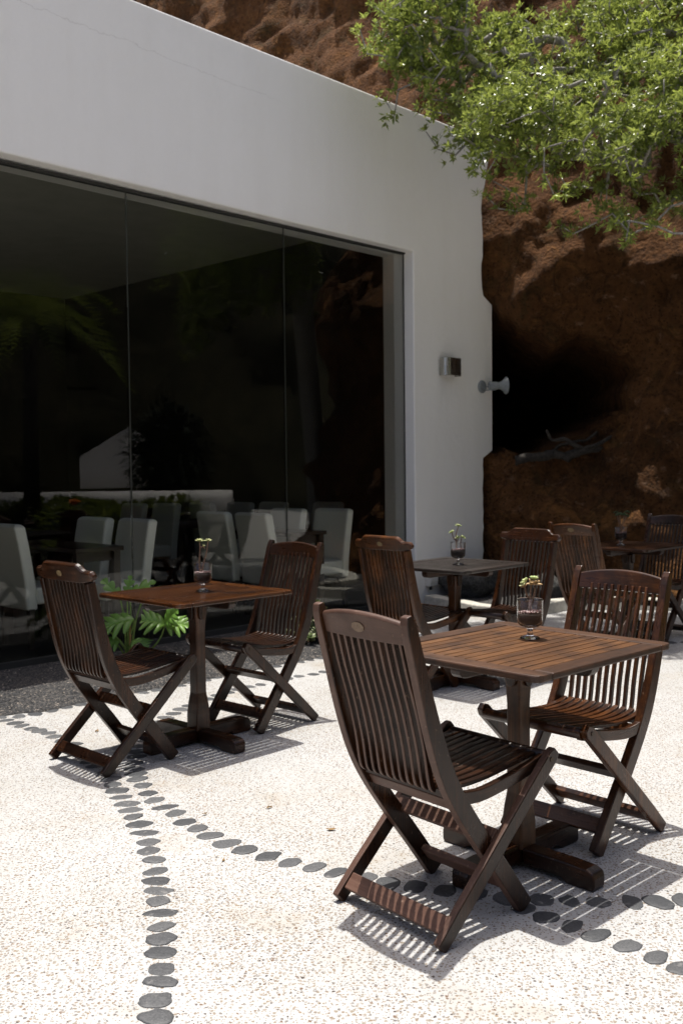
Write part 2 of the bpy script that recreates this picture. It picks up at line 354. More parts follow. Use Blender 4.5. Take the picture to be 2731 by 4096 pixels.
# ------------------------------------------------------------------ ground, bed, cliff
mb = MB(); n = 60
for (x0, x1, y0, y1) in ((-60, 60, -60, 90),):
    i = [mb.vert((x0, y0, 0)), mb.vert((x1, y0, 0)), mb.vert((x1, y1, 0)), mb.vert((x0, y1, 0))]; mb.face(i)
tag(mb.build('patio_floor', M['patio']), 'cream white terrazzo patio floor speckled with brown and grey pebbles', 'patio', kind='structure')
BED = [(-12, -4.2), (-2.6, 4.79), (-1.894, 5.47), (-1.70, 5.56), (-1.526, 5.76), (-1.222, 6.06), (-.88, 6.38), (-.62, 6.64), (-.40, 6.88), (-.17, 7.09), (.10, 7.55), (.36, 8.25), (.58, 9.0), (.72, 9.70)]
def bed_inner(p):   # point on the glass line opposite
    d = (B0 - NW*.1 - Vector((p[0], p[1], 0))).dot(NW); return Vector((p[0], p[1], 0)) + NW*d
bp = [Vector((p.x, p.y, 0)) for p in smooth_path([(x, y) for x, y in BED[1:]], 4)]
bp = [Vector((-12, -4.2, 0))] + bp
mb = MB()
ids = []
for p in bp:
    q = bed_inner(p); ids.append([mb.vert(p.lerp(q, k/8) + Vector((0, 0, .004 + (.018+.012*noise.noise(p.lerp(q, k/8)*3))*math.sin(math.pi*min(1, k/8*1.2)) if k < 8 else .006))) for k in range(9)])
for a, b in zip(ids, ids[1:]):
    for k in range(8): mb.face((a[k], b[k], b[k+1], a[k+1]), True)
tag(mb.build('gravel_bed', M['gravel']), 'dark volcanic gravel bed between the patio and the window', 'gravel bed', kind='structure')
mb = MB(); rg = random.Random(5)
for k in range(9000):
    i = rg.randrange(2, len(bp)-1); p = bp[i].lerp(bp[i+1 if i+1 < len(bp) else i], rg.random()); q = bed_inner(p); f = rg.random()**1.5
    c = p.lerp(q, .012+f*.95); c.z = .008+.018*math.sin(math.pi*min(1, f*1.2)) if f < .83 else .012
    r = rg.uniform(.004, .010); i0 = len(mb.v); mb.a = rg.random()
    for d in ((1,0,0), (0,1,0), (-1,0,0), (0,-1,0), (0,0,1)):
        mb.vert(c + Vector((d[0]*r*rg.uniform(.6, 1.3), d[1]*r*rg.uniform(.6, 1.3), d[2]*r*rg.uniform(.4, 1.0) - .002)))
    for k2 in range(4): mb.face((i0+k2, i0+(k2+1) % 4, i0+4))
t = NT('gravel_grain'); a = t.n('Attribute', attribute_name='tint').outputs['Fac']
t.bsdf(t.ramp(a, [(0, (.016, .016, .017)), (.6, (.06, .06, .061)), (.9, (.13, .12, .11)), (1, (.34, .29, .24))]), .85)
tag(mb.build('gravel', t.m, attr='tint'), 'loose black volcanic gravel grains lying in the bed below the window', 'gravel', kind='stuff')
# cliff
CP = [(11, 12.5), (7.6, 10.4), (5.4, 9.3), (3.4, 9.95), (2.5, 10.35), (1.95, 10.60), (1.60, 10.72), (1.28, 11.05), (.75, 11.9), (.1, 12.9), (-1.2, 14.4), (-3.0, 16.2), (-6, 19), (-13, 25)]
cave = [(1.1, 3.25), (1.57, 3.12), (1.89, 2.83), (2.3, 2.66), (2.75, 2.62), (3.0, 2.33), (2.95, 2.02), (2.5, 1.72), (2.07, 1.55), (1.57, 1.46), (1.1, 1.46)]
def sdist(px, pz, poly):
    d = 1e9; ins = False; n = len(poly)
    for i in range(n):
        a = poly[i]; b = poly[(i+1) % n]; ex, ez = b[0]-a[0], b[1]-a[1]
        t_ = max(0, min(1, ((px-a[0])*ex+(pz-a[1])*ez)/(ex*ex+ez*ez)))
        d = min(d, math.hypot(px-a[0]-ex*t_, pz-a[1]-ez*t_))
        if (a[1] > pz) != (b[1] > pz) and px < (b[0]-a[0])*(pz-a[1])/(b[1]-a[1])+a[0]: ins = not ins
    return d if ins else -d
sp = smooth_path([Vector((x, y)) for x, y in CP], 40)
acc = [0]
for a, b in zip(sp, sp[1:]): acc.append(acc[-1]+(b-a).length)
def at_len(L):
    lo, hi = 0, len(acc)-1
    while hi-lo > 1:
        m = (lo+hi)//2
        if acc[m] <= L: lo = m
        else: hi = m
    t_ = (L-acc[lo])/max(1e-9, acc[hi]-acc[lo]); p = sp[lo].lerp(sp[hi], t_); d = (sp[hi]-sp[lo]).normalized(); return p, d
lens = []; L = 0
while L < acc[-1]:
    lens.append(L); p, _ = at_len(L); L += .055 if -2 < p.x < 5 else .16
zs = [-.25+.06*k for k in range(int(4.6/.06))] + [4.35+.10*k for k in range(1, 90)]
mb = MB(); ids = []
for L in lens:
    p, d = at_len(L); nn = Vector((-d.y, d.x)); 
    if nn.y > 0: nn = -nn
    row = []
    near = math.exp(-((p.x-1.45)/.33)**2) if p.y < 12 else 0
    rt = sstep(.95, 1.5, p.x)
    for z in zs:
        q = Vector((p.x*1.0, p.y*1.0, z))
        o = 0.0
        lo = .36*(1-sstep(.0, 1.75, z)) + .22*math.exp(-((p.x-3.5)/.8)**2-((z-1.8)/.5)**2) + .25*sstep(2.4, 3.4, p.x)*(1-sstep(1.4, 2.7, z))
        ov = .30*math.exp(-((z-3.35)/.55)**2)*sstep(1.6, 2.2, p.x)
        rec = -.36*max(0, z-3.9)
        o = rt*(lo*(1-.75*near) + ov) + rec*(1-.5*near*(z < 5))
        amp = (1-.86*near)*(.5+.5*rt) if z < 5 else 1
        o += amp*(.30*fbm(q*.75, 3) + (.10 if z < 4.6 else .05)*fbm(q*2.1+Vector((9, 0, 0)), 3) + .055*fbm(Vector((q.x*6, q.y*6, q.z*4)), 4))
        o += .12*amp*(noise.noise(Vector((q.x*1.2, q.y*1.2, q.z*3.1)))) - amp*(.10 if z < 4.6 else .03)*abs(noise.noise(q*2.7+Vector((4, 4, 1)))) - amp*(.06 if z < 4.6 else .02)*(1-min(1, noise.voronoi(q*3.3)[0][0]*2.2))**2 + .05*amp*noise.noise(q*11)
        sd = sdist(p.x+.06*noise.noise(q*7+Vector((3, 0, 0))), z+.12*noise.noise(q*3)+.06*noise.noise(q*9), cave) if 1 < p.x < 3.3 and 1.2 < z < 3.5 and p.y < 11.5 else -1
        cv = 7.0*sstep(-.01, .20, sd)
        row.append(mb.vert((p.x+nn.x*o+.10*cv, p.y+nn.y*o+.99*cv, z)))
    ids.append(row)
for a, b in zip(ids, ids[1:]):
    for k in range(len(zs)-1): mb.face((a[k], a[k+1], b[k+1], b[k]), True)
tag(mb.build('rock_cliff', M['rock']), 'rough reddish brown volcanic cliff with a dark cave beside the white wall', 'cliff', kind='structure')
# hillside on the other side of the patio (seen only in the glass) and beyond
mb = MB(); ids = []
HP = smooth_path([Vector(p) for p in [(6.6, 10.3), (9.5, 11.2), (14, 11.3), (20, 9.5), (27, 5.5), (29.5, -2), (26, -10), (17, -17), (3, -22), (-10, -23)]], 14)
for i, p in enumerate(HP):
    d = (HP[min(i+1, len(HP)-1)]-HP[max(i-1, 0)]).normalized(); nn = Vector((d.y, -d.x)); 
    if nn.dot(Vector((0, -2))-p) > 0: nn = -nn
    row = []
    for j in range(30):
        z = -.3+j*.56; o = .45*max(0, z)+.9*fbm(Vector((p.x, p.y, z))*.35, 4)
        row.append(mb.vert((p.x+nn.x*o, p.y+nn.y*o, z)))
    ids.append(row)
for a, b in zip(ids, ids[1:]):
    for k in range(29): mb.face((a[k], b[k], b[k+1], a[k+1]), True)
tag(mb.build('quarry_hillside', M['farrock']), 'dark scrubby quarry hillside opposite the window, seen reflected in the glass', 'hillside', kind='structure')
# ------------------------------------------------------------------ kerb and boulder at the planting corner
mb = MB()
KP = smooth_path([Vector(p) for p in [(.86, 9.74), (1.18, 9.16), (1.46, 8.86), (1.84, 9.13), (2.15, 9.36), (2.9, 9.30), (3.8, 8.9)]], 8)
rings = []
for i, p in enumerate(KP):
    d = (KP[min(i+1, len(KP)-1)]-KP[max(i-1, 0)]).normalized(); nn = Vector((-d.y, d.x))*.075; h = .105+.006*noise.noise(Vector((p.x*6, p.y*6, 0)))
    rings.append([(p.x+nn.x, p.y+nn.y, -.02), (p.x-nn.x, p.y-nn.y, -.02), (p.x-nn.x*.93, p.y-nn.y*.93, h), (p.x+nn.x*.93, p.y+nn.y*.93, h)])
mb.loft(rings)
tag(mb.build('low_kerb', M['kerb'], bevel=.01), 'low pale concrete kerb bounding the planting corner at the cliff foot', 'kerb', kind='structure')
mb = MB(); pts = [(p.x, p.y) for p in KP] + [(3.6, 10.2), (2.0, 10.7), (1.45, 10.5), (.82, 9.86)]
c = mb.vert((1.7, 9.7, .07)); vs = [mb.vert((x, y, .055)) for x, y in pts]
for k in range(len(vs)): mb.face((c, vs[k], vs[(k+1) % len(vs)]), True)
tag(mb.build('planting_soil', M['gravel']), 'dark gravelly soil inside the low kerb at the cliff foot', 'soil', kind='structure')
mb = MB(); mb.blob((0, 0, .17), (.29, .23, .20), 4, .35, 1.3, 40, 24)
o = mb.build('lava_boulder', M['boulder']); o.location = (1.27, 9.93, .06); tag(o, 'big dark rounded lava boulder at the foot of the white wall', 'boulder')
mb = MB(); mb.blob((0, 0, .10), (.17, .15, .14), 9, .4, 1.4, 30, 18)
o = mb.build('lava_boulder', M['boulder']); o.location = (1.98, 9.72, .06); tag(o, 'smaller dark rock behind the kerb under the cliff', 'boulder')
# driftwood in the cave mouth
mb = MB()
def gnarl(pts, r0, r1, seed):
    P = smooth_path([Vector(p) for p in pts], 7); n_ = len(P)
    P = [p+Vector((noise.noise(p*9+Vector((seed, 0, 0))), noise.noise(p*9+Vector((0, seed, 0))), noise.noise(p*9+Vector((0, 0, seed)))))*.03 for p in P]
    mb.tube(P, [(r0+(r1-r0)*i/(n_-1))*(1+.35*noise.noise(p*14)) for i, p in enumerate(P)], 9)
gnarl([(0, 0, .05), (.18, -.02, .09), (.36, .03, .10), (.55, .0, .07)], .055, .04, 1)
gnarl([(.5, .02, .08), (.7, 0, .14), (.9, .03, .16), (1.12, 0, .10)], .05, .02, 2)
gnarl([(.7, 0, .14), (.55, -.05, .24), (.36, -.04, .27), (.29, -.04, .36)], .03, .012, 3)
gnarl([(.62, .05, .10), (.8, -.06, .22), (1.0, -.02, .27), (1.2, 0, .20)], .028, .01, 4)
gnarl([(.3, .05, .1), (.45, .1, .2), (.75, .08, .27), (.82, .06, .33)], .026, .01, 5)
gnarl([(.9, .02, .16), (1.15, .02, .22), (1.38, -.03, .24)], .022, .008, 6)
o = mb.build('dead_branch', M['deadwood']); o.location = (1.82, 10.36, 1.36); o.rotation_euler = (0, 0, -.12)
tag(o, 'gnarled grey dead branch lying on the ledge at the cave mouth', 'dead branch')
# ------------------------------------------------------------------ inlaid stones
rows = {
'r1': [[-.472,2.414],[-.486,2.498],[-.493,2.587],[-.5,2.66],[-.521,2.746],[-.536,2.828],[-.548,2.906],[-.566,2.995],[-.586,3.083],[-.599,3.157],[-.62,3.236],[-.644,3.319],[-.661,3.412],[-.697,3.502],[-.721,3.583],[-.751,3.677],[-.79,3.765],[-.826,3.849],[-.852,3.929],[-.883,4.007],[-.925,4.089],[-.963,4.173],[-.995,4.252],[-1.025,4.33],[-1.07,4.415],[-1.133,4.527],[-1.188,4.594],[-1.221,4.669],[-1.26,4.742],[-1.309,4.815],[-1.345,4.893],[-1.477,5.036],[-1.527,5.109],[-1.585,5.161],[-1.645,5.205],[-1.709,5.266],[-1.771,5.321],[-1.839,5.386]],
'r2': [[1.32,3.11],[1.23,3.085],[1.14,3.065],[1.043,3.048],[.965,3.037],[.887,3.035],[.786,3.042],[.694,3.048],[.61,3.063],[.497,3.073],[.412,3.105],[.314,3.138],[.229,3.17],[.142,3.199],[.06,3.24],[-.035,3.29],[-.105,3.338],[-.189,3.381],[-.27,3.435],[-.354,3.496],[-.429,3.562],[-.498,3.638],[-.554,3.716],[-.613,3.791],[-.666,3.882],[-.721,3.954],[-.776,4.042],[-.819,4.131],[-.869,4.235],[-.905,4.32],[-.931,4.402],[-.952,4.48],[-.974,4.564],[-.986,4.67],[-.999,4.757],[-1.003,4.846],[-1.009,4.959],[-1.013,5.06],[-1.006,5.16],[-.996,5.254],[-.972,5.403],[-.948,5.494],[-.919,5.588],[-.895,5.675],[-.848,5.764],[-.792,5.84],[-.756,5.924],[-.707,6.01],[-.658,6.082],[-.589,6.16],[-.522,6.216],[-.431,6.321],[-.356,6.392],[-.286,6.455],[-.198,6.514],[-.128,6.582],[-.03,6.66],[.3,6.92],[.9,7.27],[1.7,7.50],[2.4,7.56],[3.2,7.5]],
'r3': [[1.03,2.47],[.985,2.53],[.94,2.58],[.897,2.625],[.848,2.69],[.789,2.753],[.722,2.82],[.66,2.879],[.599,2.94],[.544,3.006]],
'bd': [[-2.6,4.79],[-2.3,5.08],[-1.894,5.47],[-1.794,5.471],[-1.724,5.527],[-1.653,5.601],[-1.59,5.671],[-1.526,5.744],[-1.222,6.035],[-1.156,6.088],[-1.105,6.144],[-.887,6.37],[-.828,6.445],[-.684,6.551],[-.618,6.638],[-.55,6.72],[-.46,6.799],[-.391,6.873],[-.300,6.947],[-.239,7.010],[-.169,7.075],[.10,7.53],[.36,8.22],[.58,8.97]]}
ROWLAB = {
 'r1': ('dark grey flat stone inlaid in the line running straight towards the viewer', 'inlaid stones of the straight line'),
 'r2': ('dark grey flat stone inlaid in the long curved line sweeping under both near tables', 'inlaid stones of the long curved line'),
 'r3': ('dark grey flat stone inlaid in the short line branching off below the front table', 'inlaid stones of the short branch line'),
 'bd': ('pale grey flat stone edging the black gravel bed', 'edging stones of the gravel bed')}
rs = random.Random(11); allst = []
for key, pts in rows.items():
    full = []
    for a, b in zip(pts, pts[1:]):
        L = math.dist(a, b); k = max(1, round(L/.098))
        for q in range(k): full.append((a[0]+(b[0]-a[0])*q/k, a[1]+(b[1]-a[1])*q/k))
    full.append(tuple(pts[-1]))
    for i, p in enumerate(full):
        if any(math.dist(p, q) < .062 for q in allst): continue
        allst.append(p)
        a = full[max(0, i-1)]; b = full[min(len(full)-1, i+1)]; ang = math.atan2(b[1]-a[1], b[0]-a[0])
        mb = MB(); nu = 22; w = rs.uniform(.038, .055)*(1.0 if key != 'bd' else 1.05); l = rs.uniform(.028, .041); hh = rs.uniform(.002, .006); sd = rs.random()*50
        prof = [(1.0, -.006), (1.0, .001), (.95, .55), (.82, .85), (.55, .98), (.25, 1.0)]
        rings = []
        for f, zf in prof:
            ring = []
            for k in range(nu):
                th = 2*math.pi*k/nu; ir = 1 + .24*noise.noise(Vector((math.cos(th)*1.2+sd, math.sin(th)*1.2, 0))) + .06*noise.noise(Vector((math.cos(th)*4+sd, math.sin(th)*4, 3)))
                z = zf*hh if zf > .01 else zf
                z += .0015*noise.noise(Vector((math.cos(th)*f*2+sd, math.sin(th)*f*2, 7))) if zf > .5 else 0
                ring.append((math.cos(th)*l*f*ir, math.sin(th)*w*f*ir, z))
            rings.append(ring)
        mb.loft(rings, True)
        o = mb.build('inlaid_stone', M['stone']); o.location = (p[0]+rs.uniform(-.004, .004), p[1]+rs.uniform(-.004, .004), 0); o.rotation_euler = (0, 0, ang+rs.uniform(-.45, .45))
        tag(o, ROWLAB[key][0], 'stone', ROWLAB[key][1])
# ------------------------------------------------------------------ folding chairs
POST = smooth_path([(-.078, .952), (-.035, .80), (.012, .64), (.062, .50), (.118, .395), (.20, .280), (.305, .145), (.408, .008)], 5)
LEGP = [(.503, .462), (.40, .368), (.25, .230), (.10, .092), (.012, .010)]
def rails_x(mb, yz, half, ang, x0, x1):
    mb.box(((x0+x1)/2, yz[0], yz[1]), (x1-x0, half[0]*2, half[1]*2), Matrix.Rotation(ang, 3, 'X'))
def build_chair(kind, label):
    kb = .042 if kind == 'cap' else 0.0
    up = lambda P: [(p[0]+kb*(max(0, p[1]-.3)/.65)**1.3, p[1]) for p in P]
    root = thing('folding_chair', label, 'chair', group='dark wooden folding chairs around the patio tables')
    K = 'stained'
    for sgn in (-1, 1):
        mb = MB(); prof = up(POST)
        if kind == 'cap': prof = [p for p in prof if p[1] < .895]
        hw = []
        for i, (y, z) in enumerate(prof):
            w = .021 + .008*sstep(.9, .45, z); 
            if kind == 'finial' and z > .93: w *= [0.45, .8, 1, 1, 1][min(4, i)]
            hw.append(w)
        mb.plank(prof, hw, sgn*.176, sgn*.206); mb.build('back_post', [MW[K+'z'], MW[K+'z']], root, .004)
        mb = MB(); P = [(.520, .478)] + LEGP[:]; hw = [.014] + [.025]*4 + [.022]
        mb.plank(P, hw, sgn*.2075, sgn*.2335)
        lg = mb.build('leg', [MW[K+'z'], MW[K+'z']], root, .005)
        mb = MB(); mb.tube([(sgn*.2325, .492, .455), (sgn*.2355, .492, .455)], .008, 14, False); mb.build('screw', M['darksteel'], lg)
    # seat: side rails, front bar and eleven dished slats
    sprof = smooth_path([(.068, .447), (.10, .437), (.17, .430), (.26, .433), (.36, .445), (.44, .455), (.49, .460)], 4)
    mb = MB()
    for k in range(11):
        x = -.1625 + .0325*k; mb.plank([tuple(p) for p in sprof], .0065, x-.0112, x+.0112)
    mb.build('seat', [MW[K+'y'], MW[K+'y']], root, .003)
    for sgn in (-1, 1):
        mb = MB(); pr_ = smooth_path([(.095, .412), (.20, .398), (.32, .411), (.44, .433), (.505, .447)], 4)
        mb.plank([tuple(p) for p in pr_], .019, sgn*.181, sgn*.203); mb.build('seat_rail', [MW[K+'y'], MW[K+'y']], root, .003)
    mb = MB(); mb.tube([(x, .508, .452) for x in (-.206, .206)], .0195, 14); rails_x(mb, (.10, .418), (.012, .010), 0, -.176, .176)
    mb.build('seat_bar', MW[K+'x'], root)
    # back slats
    bprof = smooth_path([(-.060, .890), (-.030, .78), (.008, .66), (.036, .55), (.050, .47), (.058, .442), (.071, .432)], 4)
    mb = MB()
    for k in range(11):
        x = -.1485 + .0297*k; mb.plank(up(bprof), .0092, x-.0057, x+.0057)
    mb.build('backrest', [MW[K+'z'], MW[K+'z']], root, .0022)
    # top rail
    mb = MB(); rings = []; nst = 33; lean = Vector((0, -.27, .963)); nrm = Vector((0, .963, .27))
    ww = .1755 if kind == 'finial' else .240
    for k in range(nst):
        u = -1+2*k/(nst-1); x = u*ww; back = -.014*(1-u*u)
        if kind == 'finial':
            top = .929+.019*(1-u*u); bot = .868; th = .011
        else:
            a = abs(u)*ww; top = .918+.027*(1-sstep(.135, .178, a))+.004*(1-u*u); bot = .868+.012*sstep(.15, .24, a); th = .0165
            e = max(0, (a-.225)/.015); top -= .014*e*e; bot += .012*e*e; th *= 1-.35*e*e
        base = Vector((x, -.048+back+kb*.88, .86))
        pts = []
        for zz, dd in ((bot, -th), (bot, th), (top-.006, th), (top, th*.45), (top, -th*.45), (top-.006, -th)):
            pts.append(base + lean*((zz-.86)/.963) + nrm*dd)
        rings.append(pts)
    mb.loft(rings); tr = mb.build('top_rail', MW[K+'x'], root, .003)
    mb = MB(); ce = Vector((0, -.062+kb*.88, .86)) + lean*(.045/.963) - nrm*((.011 if kind == 'finial' else .0165)+.0005)
    rr = []
    for dd in (0, .0022):
        rr.append([ce - nrm*dd + Vector((math.cos(2*math.pi*q/26), 0, 0))*(.027 if kind == 'finial' else .021)*(1+.05*math.sin(q*1.9)) + lean*math.sin(2*math.pi*q/26)*(.0155 if kind == 'finial' else .014) for q in range(26)])
    mb.loft(rr[::-1]); mb.build('plaque', M['gold'], tr, .0008)
    # rails and stretchers
    mb = MB(); rails_x(mb, (.122, .386), (.011, .021), .55, -.1755, .1755); mb.build('back_rail', MW[K+'x'], root, .003)
    mb = MB(); rails_x(mb, (.052, .058), (.011, .027), -.75, -.2070, .2070); mb.build('stretcher', MW[K+'x'], root, .003)
    mb = MB(); rails_x(mb, (.262, .262), (.011, .024), -.75, -.2070, .2070); mb.build('stretcher', MW[K+'x'], root, .003)
    mb = MB(); rails_x(mb, (.352, .088), (.011, .027), .66, -.1755, .1755); mb.build('stretcher', MW[K+'x'], root, .003)
    return root
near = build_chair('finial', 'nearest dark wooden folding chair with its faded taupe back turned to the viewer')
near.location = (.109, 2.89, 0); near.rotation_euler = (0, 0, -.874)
left = build_chair('cap', 'wooden folding chair at the left table, seen from behind with oval brass plaque')
left.location = (-1.224, 4.481, 0); left.rotation_euler = (0, 0, -.774)
mid = dup(near, (1.033, 3.819, 0), 2.323, 'auburn folding chair facing the viewer behind the front table', remap('stained', 'auburn'))
lfar = dup(near, (-.306, 5.478, 0), 2.407, 'glossy dark folding chair facing left between the left table and the window')
back = dup(left, (.265, 5.971, 0), -.827, 'folding chair with shaped cap rail seen from behind, left of the back table', remap('stained', 'auburn'))
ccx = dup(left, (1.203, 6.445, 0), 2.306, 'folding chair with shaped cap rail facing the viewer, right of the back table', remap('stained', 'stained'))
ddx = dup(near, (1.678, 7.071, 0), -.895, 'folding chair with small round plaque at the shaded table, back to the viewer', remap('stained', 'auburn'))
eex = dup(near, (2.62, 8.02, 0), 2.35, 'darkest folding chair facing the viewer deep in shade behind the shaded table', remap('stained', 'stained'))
for o in near.children_recursive:  # faded front and back faces; darker sides put slat-gap shade into the wood tone
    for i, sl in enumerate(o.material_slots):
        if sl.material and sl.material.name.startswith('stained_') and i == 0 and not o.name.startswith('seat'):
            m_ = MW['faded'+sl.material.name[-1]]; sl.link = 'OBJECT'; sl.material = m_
        elif sl.material and sl.material.name == 'brass_plaque': sl.link = 'OBJECT'; sl.material = M['paleplaque']
# ------------------------------------------------------------------ tables
def build_table(a, b, label, ks='weathered', kf='framewood', kb='stained', th=.022, kp='weathered'):
    root = thing('square_table', label, 'table', group='square slatted pedestal tables')
    H = .752; fw = .072; g = .0045
    mb = MB()
    for sgn in (-1, 1):     # long side boards with the slats between them, cut round at the outer corners
        mb.box((0, sgn*(b-fw/2), H-th/2), (2*a-2*fw-g, fw, th))
    fr = mb.build('frame_board', MW[kf+'x'], root, .006)
    mb = MB()
    for sgn in (-1, 1):
        rings = []; cr = .028
        ys = [-b, -b+.006, -b+.014, -b+cr, 0, b-cr, b-.014, b-.006, b]
        for y in ys:
            e = max(0, cr-(b-abs(y)))/cr; xo = a - cr*(1-math.sqrt(max(0, 1-e*e))); xi = a-fw
            rings.append([(sgn*xi, y, H-th), (sgn*xo, y, H-th), (sgn*xo, y, H), (sgn*xi, y, H)])
        mb.loft(rings)
    mb.build('frame_board', MW[kf+'y'], root, .005)
    mb = MB(); n_ = 13; w = (2*b-2*fw-g)/n_
    for k in range(n_):
        y = -b+fw+g/2+w*(k+.5); mb.box((0, y, H-th/2-.0012), (2*a-2*fw-g, w-.0055, th-.002))
    mb.build('table_slats', MW[ks+'x'], root, .0018)
    for dx, dy in ((1, 0), (0, 1)):
        mb = MB(); L = (a if dx else b)-.055; zz = H-th-.0245 - (0.0 if dx else .0)
        if dx: segs = [(-L, L)]
        else: segs = [(-L, -.0225), (.0225, L)]
        for s0, s1 in segs:
            prof = []
            for u, zb in ((s0, .018), (s0+.004, .030), (s0+.014, .040), (s0+.03, .044), (s1-.03, .044), (s1-.014, .040), (s1-.004, .030), (s1, .018)):
                if not dx and abs(u) < .07: zb = .044
                prof.append((u, zb))
            rings = [[((u, v, H-th-.001-q) if dx else (v, u, H-th-.001-q)) for v, q in ((-.021, zb), (.021, zb), (.021, 0), (-.021, 0))] for u, zb in prof]
            mb.loft(rings)
        mb.build('support_batten', MW[kb+('x' if dx else 'y')], root, .003)
    # pedestal: waisted square post, lugs, crossed feet
    mb = MB(); rings = []
    for z, r in ((.062, .043), (.15, .043), (.20, .038), (.25, .031), (.55, .030), (.61, .033), (.65, .037), (.684, .037)):
        rings.append([(r*sx*.98, r*sy*.98, z) for sx, sy in ((-1,-1), (1,-1), (1,1), (-1,1))])
    mb.loft(rings); po = mb.build('pedestal_post', MW[kp+'z'], root, .008)
    for dx, dy in ((1, 0), (-1, 0), (0, 1), (0, -1)):
        mb = MB(); c = Vector((dx*.041, dy*.041, 0)); wx, wy = (.006, .020) if dx else (.020, .006); rings = []
        for z, k in ((.615, .35), (.621, .7), (.636, 1), (.684, 1)):
            rings.append([c+Vector((sx*wx*(1 if dx else k), sy*wy*(k if dx else 1), z)) for sx, sy in ((-1,-1), (1,-1), (1,1), (-1,1))])
        mb.loft(rings); lug = mb.build('bracket_lug', MW[kb+'z'], root, .003)
        mb = MB(); q0 = c+Vector((dx*.0055, dy*.0055, .648)); mb.tube([q0, q0+Vector((dx, dy, 0))*.003], .006, 12, False); mb.build('screw', M['darksteel'], lug)
    for dx in (1, 0):
        mb = MB(); L = .315; hz = .078 if dx else .071
        segs = [(-L, L)] if dx else [(-L, -.037), (.037, L)]
        for s0, s1 in segs:
            st = []
            for u in (s0, s0+.008, s0+.03, s0+.10, s0+.13, s1-.13, s1-.10, s1-.03, s1-.008, s1):
                d_ = L-abs(u); top = hz - (.030 if d_ < .004 else .012 if d_ < .012 else .003 if d_ < .04 else 0); bot = .0 if d_ < .11 else .016
                if d_ < .004: bot = .010
                st.append((u, bot, top))
            st = sorted(st); rings = [[((u, v, q) if dx else (v, u, q)) for v, q in ((-.033, b_), (.033, b_), (.033, t_), (-.033, t_))] for u, b_, t_ in st]
            mb.loft(rings)
        mb.build('foot_beam', MW[kb+('x' if dx else 'y')], root, .007)
    return root
tf = build_table(.385, .356, 'weathered brown slatted table in front with a planted glass goblet on it')
tf.location = (.593, 3.357, 0); tf.rotation_euler = (0, 0, .757)
tl = build_table(.356, .330, 'glossy dark brown square table nearest the window on the left', 'glossy', 'glossy', 'stained', .020, 'auburn')
tl.location = (-.721, 4.919, 0); tl.rotation_euler = (0, 0, .812)
tbk = dup(tl, (.699, 6.198, 0), .818, 'greyish slatted table between two cap-rail chairs in front of the wall corner', {**remap('glossy', 'greyed')})
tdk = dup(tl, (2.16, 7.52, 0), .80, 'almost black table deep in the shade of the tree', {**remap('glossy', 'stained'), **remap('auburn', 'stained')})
# ------------------------------------------------------------------ planted goblets
def rosette(mb, c, axis, n_, L, wd, tint, rp, open_=.9, fat=.35):
    axis = Vector(axis).normalized(); e1 = axis.orthogonal().normalized(); e2 = axis.cross(e1)
    for k in range(n_):
        ph = k*2.399+rp.random()*.3; el = open_*(1-.62*k/n_)+rp.uniform(-.1, .1); d = (e1*math.cos(ph)+e2*math.sin(ph))*math.sin(el)+axis*math.cos(el)
        side = axis.cross(d); side = side.normalized() if side.length > 1e-5 else e1; up = d.cross(side)*-1; l = L*(.65+.35*(1-k/n_))*rp.uniform(.85, 1.1)
        mb.a = max(0, min(1, tint+rp.uniform(-.25, .25))); rings = []
        for t_, w_ in ((0, .22), (.25, .62), (.55, 1.0), (.8, .82), (.94, .45), (1, .12)):
            p = Vector(c)+d*(l*t_)-up*(.10*l*math.sin(t_*2.6)); w2 = wd*w_
            rings.append([p+side*w2, p+up*w2*fat, p-side*w2, p-up*w2*fat])
        mb.loft(rings, True)
def build_planter(label, plant, seed):
    rp = random.Random(seed)
    root = thing('goblet_planter', label, 'planter', group='glass goblets planted with succulents')
    prof = [(0, .0), (.034, .0), (.0345, .003), (.030, .006), (.013, .010), (.0095, .016), (.0095, .032), (.013, .037), (.032, .043), (.042, .052), (.0445, .066), (.0465, .136), (.0478, .137), (.0470, .138), (.0450, .136), (.0428, .067), (.0405, .056), (.030, .0475), (.012, .044), (0, .0435)]
    mb = MB(); mb.lathe(prof, n=40); mb.build('goblet', M['goblet'], root)
    mb = MB(); mb.lathe([(0, .0450), (.012, .0452), (.0295, .0487), (.0395, .0565), (.0418, .067), (.0424, .088), (.030, .090), (0, .090)], n=32); mb.build('soil', M['soil'], root)
    mb = MB(); top = []
    for k in range(230):
        th = rp.random()*6.283; q = .0405*math.sqrt(rp.random()); z = .0905+.007*rp.random() + .004*math.cos(th+1); r = rp.uniform(.0025, .0046)
        mb.a = rp.random(); mb.blob((math.cos(th)*q*.97, math.sin(th)*q*.97, z), (r, r*.8, r*.7), k, .5, 2, 6, 4, False)
    t_ = mb.build('grit', M['pinkgrit'], root, attr='tint')
    plant(root, rp); return root
t = NT('pink_pebble'); a = t.n('Attribute', attribute_name='tint').outputs['Fac']
t.bsdf(t.ramp(a, [(0, (.05, .03, .03)), (.4, (.22, .12, .12)), (.75, (.42, .30, .29)), (1, (.7, .62, .6))]), .7); M['pinkgrit'] = t.m
def stems(root, lines, mat, r0=.004, r1=.0028):
    mb = MB()
    for L in lines:
        P = smooth_path([Vector(p) for p in L], 6); n_ = len(P)
        mb.tube(P, [(r0+(r1-r0)*i/n_)*(1+.12*math.sin(i*2.1)) for i in range(n_)], 8)
    return mb.build('stem', mat, root)
